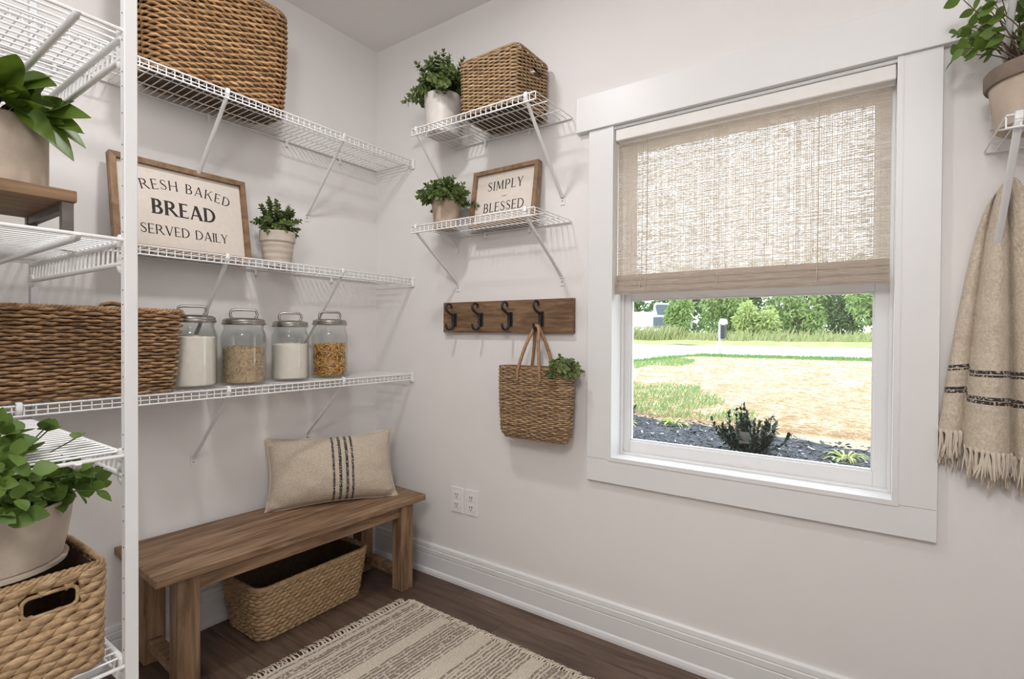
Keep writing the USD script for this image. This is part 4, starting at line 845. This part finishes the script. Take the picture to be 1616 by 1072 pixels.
# ------------------------------------------------------------------ outdoors
def gz(y):
    return np.interp(y, [0, 4.8, 17.3, 24, 30, 60], [-.10, -.05, .50, .68, 1.22, 1.6])
g = np.random.default_rng(61)
def strip(y0, y1, nx, ny, x0, x1, dz=0, edge=None, bumpy=0.0, seed=1):
    X, Yy = np.meshgrid(np.linspace(x0, x1, nx), np.linspace(0, 1, ny), indexing='ij')
    a = edge(X) if edge else y0; Yy = a+(y1-a)*Yy; Zz = gz(Yy)+dz
    if bumpy: Zz = Zz+(meshkit.fbm(np.stack([X*1.5, Yy*1.5, X*0], -1), 4, seed)-.5)*bumpy
    return MB().grid(np.stack([X, Yy, Zz], -1))
def groundmat(name, ramp, scale, rough=.95, scale2=2.0):
    mat(name, {'g': ('geometry', {}), 'n': ('noise_texture', {'scale': scale, 'detail': 8.0, 'roughness': .7}), 'n2': ('noise_texture', {'scale': scale2, 'detail': 3.0}), 'mx': ('mix_float', {'fac': .4}),
               'rp': ('rgb_ramp', {'ramp': ramp}), 'b': ('bump', {'strength': .6, 'distance': .03}), 'p': ('principled_bsdf', {'roughness': rough, 'specular_ior_level': .1})},
        [('g.position', 'n.vector'), ('g.position', 'n2.vector'), ('n.fac', 'mx.a'), ('n2.fac', 'mx.b'), ('mx.result', 'rp.fac'), ('rp.color', 'p.base_color'), ('n.fac', 'b.height'), ('b.normal', 'p.normal')])
groundmat('straw_ground', [(.38, (.29, .20, .125)), (.48, (.47, .34, .225)), (.58, (.60, .46, .32))], 22)
groundmat('verge_grass', [(.36, (.46, .36, .23)), (.46, (.36, .38, .17)), (.56, (.22, .32, .10))], 9)
groundmat('road_concrete', [(.3, (.74, .73, .72)), (.7, (.82, .81, .80))], 6, .9)
groundmat('mulch_black', [(.3, (.035, .036, .042)), (.5, (.085, .088, .10)), (.72, (.20, .21, .235))], 45)
bed = lambda X: 5.72-.23*(X+.84)
near_road = lambda X: np.where(X > -2.9, 17.3+.0*X, 17.3-np.clip((-2.9-X)*2.6, 0, 9))
solo('lawn', strip(-.3, 26, 100, 140, -40, 14, 0, None, .035, 2), 'straw_ground', 'sunlit lawn strewn with pale straw outside the window', kind='structure')
solo('road', strip(17.3, 24.2, 150, 24, -40, 14, .035, near_road), 'road_concrete', 'bright pale concrete road crossing beyond the lawn', kind='structure')
solo('verge', strip(24.1, 60, 60, 40, -40, 30, .05, None, .12, 3), 'verge_grass', 'grassy verge on the far side of the road', kind='structure')
X, Yy = np.meshgrid(np.linspace(-4, 5, 150), np.linspace(0, 1, 70), indexing='ij'); Yb = 1.2+(bed(X)+.05*np.sin(X*5)-1.2)*Yy
Zb = gz(Yb)+.03*np.sin(np.clip(Yy*1.04, 0, 1)*PI)**.3+.02+(meshkit.fbm(np.stack([X*14, Yb*14, X*0], -1), 4, 4)-.5)*.05-.05*(Yy > .99)
solo('flower_bed', MB().grid(np.stack([X, Yb, Zb], -1)), 'mulch_black', 'dark mulched flower bed along the house under the window', kind='structure')
# mulch chips, straw and grass: real pieces nobody could count
def flakes(n, fx, size, m, name, label, cat):
    mb = MB(); V, F = [], []
    for k in range(n):
        p, L = fx(k); a = g.uniform(0, PI); d = np.array([math.cos(a), math.sin(a), g.normal(0, .25)]); s = np.array([-math.sin(a), math.cos(a), g.normal(0, .3)])*L*.28
        b = k*4; V += [p-d*L/2-s, p+d*L/2-s*.6, p+d*L/2+s, p-d*L/2+s*.7]; F += [[b, b+1, b+2], [b, b+2, b+3]]
    solo(name, MB().add(np.array(V), F), m, label, cat, kind='stuff')
plain('chip_pale', (.42, .40, .39), .9, .3, 30); plain('chip_dark', (.07, .072, .082), .9, .4, 30)
def inbed(k):
    x = g.uniform(-1.3, 2.7); y = g.uniform(2.6, float(bed(x))-.05); return np.array([x, y, float(gz(y))+.055+g.uniform(0, .015)]), g.uniform(.015, .06)
flakes(420, inbed, .03, 'chip_pale', 'pale_wood_chips', 'scattered pale wood chips on the dark mulch', 'wood chips')
flakes(4200, inbed, .03, 'chip_dark', 'dark_mulch_chips', 'coarse black mulch chips covering the flower bed', 'mulch')
def blades(n, fx, m, name, label, cat, wd=.005):
    V, F = [], []
    for k in range(n):
        p, d, w_ = fx(k); s = nrm(np.cross(d, (0.3, .9, .1)))*w_; b = k*4
        q = p+d*.55+np.array([0, 0, 0]); V += [p-s, p+s, q+s*.7, p+d]; V[-1] = p+d*1.0-np.array([0, 0, .12*np.linalg.norm(d)]); F += [[b, b+1, b+2], [b, b+2, b+3]]
    solo(name, MB().add(np.array(V), F), m, label, cat, kind='stuff')
def straw(k):
    y = bed(0)+(16.9-5.4)*g.random()**1.7; half = (y+2)*.30; x = 2.45-g.random()*(y+2.0)*.62
    while y < bed(x)+.02: y += .15
    a = g.uniform(0, 2*PI); L = g.uniform(.05, .16); return np.array([x, y, float(gz(y))+.012+g.uniform(0, .02)]), np.array([math.cos(a)*L, math.sin(a)*L, g.uniform(0, .02)]), .0028+.0006*y/5
blades(9000, straw, 'blade_straw', 'straw', 'loose pale straw scattered over the lawn', 'straw')
def patch(k):
    while True:
        x = g.uniform(-4.2, .9); y = g.uniform(5.7, 16.5); rx = (x-2.3)/(y+1.95)      # how far left of the view it lies
        d = meshkit.noise(np.array([x*1.1+3, y*.8, 2.]), 5)
        if y < 9.2 and rx < -.18+.25*(d-.5)-.035*(y-6) and y > bed(x): break
        if y > 12 and rx < -.30+.08*(d-.5) and d > .45: break
    L = g.uniform(.05, .13); a = g.uniform(0, 2*PI); return np.array([x, y, float(gz(y))+.01]), np.array([math.cos(a)*L*.5, math.sin(a)*L*.5, L]), .006
blades(6500, patch, 'blade_green', 'lawn_grass', 'patchy green grass on the left of the straw lawn', 'grass')
def edgegrass(k):
    x = g.uniform(-4.6, 4); y = float(near_road(np.array(x)))-abs(g.normal(0, .30))-.05; L = g.uniform(.06, .14); a = g.uniform(0, 2*PI); return np.array([x, y, float(gz(y))+.01]), np.array([math.cos(a)*L*.4, math.sin(a)*L*.4, L]), .012
blades(3500, edgegrass, 'blade_green', 'road_edge_grass', 'green grass strip along the near edge of the road', 'grass')
def weeds(k):
    x = g.uniform(-14, 4) if k % 4 else g.uniform(-14, -6.6); y = g.uniform(26.3, 27.7); L = g.uniform(.25, .75)*(1.35 if x < -6.6 else .5+.5*(y-26.1)/1.6); a = g.uniform(0, 2*PI); return np.array([x, y, float(gz(y))+.03]), np.array([math.cos(a)*L*.4, math.sin(a)*L*.4, L]), .03
blades(4200, weeds, 'blade_weed', 'tall_weeds', 'tall yellow-green weeds in front of the hedge', 'weeds')
# bushes beyond the road
def bush(label, x, y, w_, h, m, seed, n=2600, ls=.22):
    q = np.random.default_rng(seed); z = float(gz(y)); t = thing('bush', label, 'bush', (x, y, z)); mb = MB()
    cl = [(q.uniform(-.8, .8), q.uniform(-.5, .5), q.uniform(.12, .88), q.uniform(.24, .40)) for _ in range(22)]
    for k in range(n):
        a = cl[q.integers(22)]; o = nrm(q.normal(0, 1, 3)); p = np.array([x+(a[0]+o[0]*a[3])*w_*.75, y+(a[1]+o[1]*a[3])*w_*.6, z+max(.04, (a[2]+o[2]*a[3]*.55))*h])
        leaf(mb, p, o+np.array([0, -.2, .2])+q.normal(0, .5, 3), ls*q.uniform(.7, 1.6), ls*.26, .5, upv=nrm(np.array([.1, -.8, .6])+q.normal(0, .4, 3)), seg=2)
    part(t, 'foliage', mb, m)
    st_ = MB()
    for k in range(5): st_.tube([(x+q.normal(0, .1), y+q.normal(0, .1), z-.05), (x+q.normal(0, .3)*w_, y+q.normal(0, .2)*w_, z+h*.7)], (.05, .015), 5)
    part(t, 'stem', st_, 'stem_brown')
hd = [('yellow-green feathery bush just behind the mailbox', -3.0, 28.9, 1.3, 1.9, 'leaf_yellow'), ('bright green leafy bush left of the mailbox', -4.9, 30.2, 1.65, 3.3, 'leaf_hedge'), ('olive bush overlapping the parked truck', -7.0, 28.3, .85, 2.5, 'leaf_hedge'),
      ('broad light green bush right of the mailbox', -1.2, 30.6, 1.8, 3.2, 'leaf_hedge'), ('mid green bush near the middle of the hedge', .8, 31.2, 1.6, 3.3, 'leaf_hedge_dark'), ('pale green bush near the right end of the hedge', 2.4, 29.6, 1.4, 2.7, 'leaf_hedge'), ('dark green bush at the right end of the hedge', 4.6, 30.8, 1.7, 3.4, 'leaf_hedge_dark')]
for i, (lab, x, y, w_, h, m) in enumerate(hd): bush(lab, x, y, w_, h, m, 70+i)
tr = [('tall dark bush behind the parked truck, far left', -13.6, 36.0), ('tall dark bush directly behind the truck cab', -9.6, 36.4), ('tall dark bush behind the mailbox', -5.4, 35.0), ('tall dark bush behind the middle of the hedge', -1.3, 35.4), ('tall dark bush behind the right end of the hedge', 2.9, 35.0), ('tall dark bush standing well left of the truck', -18.2, 36.5), ('tall dark bush farthest left along the verge', -23.5, 37.0), ('tall dark bush past the right end of the hedge', 7.4, 35.5)]
for i, (lab, x, y) in enumerate(tr): bush(lab, x, y, 2.9, 4.7, 'leaf_hedge_dark', 90+i, 3000, .36)
# shade tree right of the view, its shadow falls on the lawn
q = np.random.default_rng(99); t = thing('shade_tree', 'leafy tree standing right of the window view', 'tree', (6.0, 8.4, float(gz(8.4)))); mb = MB()
for k in range(2600):
    o = nrm(q.normal(0, 1, 3)); p = np.array([6.0, 8.4, 5.2])+o*np.array([2.3, 2.3, 1.9])*q.random()**.33; leaf(mb, p, o+q.normal(0, .6, 3), .26*q.uniform(.7, 1.3), .075, .3, seg=2)
part(t, 'foliage', mb, 'leaf_hedge_dark'); part(t, 'trunk', MB().tube([(6.0, 8.4, 0), (6.05, 8.4, 2), (6.0, 8.4, 5)], (.16, .13, .06), 8), 'stem_brown')
# mailbox
plain('post_grey', (.42, .42, .47), .6, .05)
mx, my = -2.12, 17.15; mz = float(gz(my))
T = thing('mailbox', 'mailbox on a slim white post beside the road', 'mailbox', (mx, my, mz))
part(T, 'post', MB().box((mx-.045, my-.045, mz-.1), (mx+.045, my+.045, mz+1.22), .006), 'post_grey')
mb = MB(); P = Polygon([(-.085, 0), (.085, 0), (.085, .11)]+[(.085*math.cos(a), .11+.085*math.sin(a)) for a in np.linspace(0, PI, 12)]+[(-.085, .11)])
mb.prism(P, .48, lambda v: np.stack([mx+.10+v[:, 0], my-.16+v[:, 2], mz+1.13+v[:, 1]], 1)); part(T, 'box', mb, 'plastic_white')
part(T, 'newspaper_box', MB().box((mx+.05, my-.14, mz+.62), (mx+.19, my+.2, mz+1.10), .02), 'black_iron')
# parked truck
plain('truck_white', (.80, .82, .84), .35, .02); plain('tyre', (.02, .02, .02), .8, .1); plain('truck_glass', (.06, .08, .11), .12, .05)
tx, ty = -8.70, 29.6; tz = float(gz(ty))+.03
T = thing('parked_truck', 'white pickup truck partly hidden by bushes beyond the road', 'truck', (tx, ty, tz))
part(T, 'bed', MB().box((tx-3.2, ty-.9, tz+.45), (tx-.02, ty+.9, tz+1.42), .04), 'truck_white')
cab = Polygon([(0, .40), (1.9, .40), (1.9, 1.10), (1.45, 1.22), (.95, 1.92), (.20, 1.98), (.05, 1.85), (0, 1.25)])
cb = part(T, 'cab', MB().prism(cab, 1.7, lambda v: np.stack([tx+v[:, 0], ty+.85-v[:, 2], tz+v[:, 1]], 1)), 'truck_white')
part(cb, 'side_window', MB().prism(Polygon([(.30, 1.22), (1.28, 1.18), (.90, 1.82), (.22, 1.86), (.16, 1.70)]), .02, lambda v: np.stack([tx+v[:, 0], ty-.855-v[:, 2], tz+v[:, 1]], 1)), 'truck_glass')
part(cb, 'lower_panel', MB().box((tx+.04, ty-.87, tz+.42), (tx+1.2, ty-.852, tz+1.10)), 'truck_glass')
for wx in (-2.3, 1.35):
    wl_ = part(T, 'wheel', MB().lathe([(0, -.11), (.30, -.11), (.36, -.08), (.36, .08), (.30, .11), (0, .11)], n=24, fn=lambda v: np.stack([tx+wx+v[:, 0], ty-.80+v[:, 2], tz+.36+v[:, 1]], 1)), 'tyre')
# planting in the bed
def shrub(label, x, y, w_, h, n, seed, lf=.05):
    q = np.random.default_rng(seed); z = float(gz(y))+.03; t = thing('shrub', label, 'shrub', (x, y, z)); st_ = MB()
    for k in range(n):
        az = q.uniform(0, 2*PI); rd = q.random()**.6; tip = np.array([x+w_/2*rd*math.cos(az), y+w_*.4*rd*math.sin(az), z+h*(1-.45*rd)*q.uniform(.65, 1.0)]); b = np.array([x+.05*math.cos(az), y+.05*math.sin(az), z])
        P = spline([b, (b+tip)/2+np.array([.1*rd*math.cos(az)*w_, 0, 0]), tip], 14); mb = MB(); mb.tube(P, np.linspace(.005, .002, 14), 4)
        for i in range(3, 14):
            for r_ in range(3):
                o = nrm(q.normal(0, 1, 3)); leaf(mb, P[i], nrm(P[i]-P[i-1])*.7+o*.8, lf*q.uniform(.7, 1.2), lf*.2, .3, seg=3)
        part(t, 'branch', mb, 'leaf_shrub')
    return t
sh = shrub('dark green leafy shrub with a grey tag in the flower bed', 1.24, 3.98, .80, .56, 46, 81, .075)
part(sh, 'plant_tag', MB().box((1.17, 3.80, .12), (1.31, 3.806, .24), .001, lambda v: v), 'grey_metal', label='small grey plant tag')
shrub('dark shrub at the left edge of the window view', -.80, 5.15, .62, .46, 30, 82, .075)
def tuft(label, x, y, n, L, seed):
    q = np.random.default_rng(seed); z = float(gz(y))+.03; t = thing('grass_clump', label, 'ornamental grass', (x, y, z)); 
    for k in range(n):
        az = q.uniform(0, 2*PI); l = L*q.uniform(.7, 1.15); up_ = q.uniform(.5, 1.3); d = np.array([math.cos(az), math.sin(az), up_]); mb = MB(); leaf(mb, (x+.02*math.cos(az), y+.02*math.sin(az), z), d, l, .013, 1.1, seg=6, fold=.3, tipp=.8); part(t, 'blade', mb, 'leaf_stripe')
tuft('yellow striped grass clump left of the dark shrub', .06, 5.15, 34, .36, 83)
tuft('yellow striped grass clump right of the dark shrub', 2.09, 4.30, 34, .34, 84)
tuft('yellow striped grass clump beside the shrub at the view edge', -.50, 4.80, 28, .30, 85)
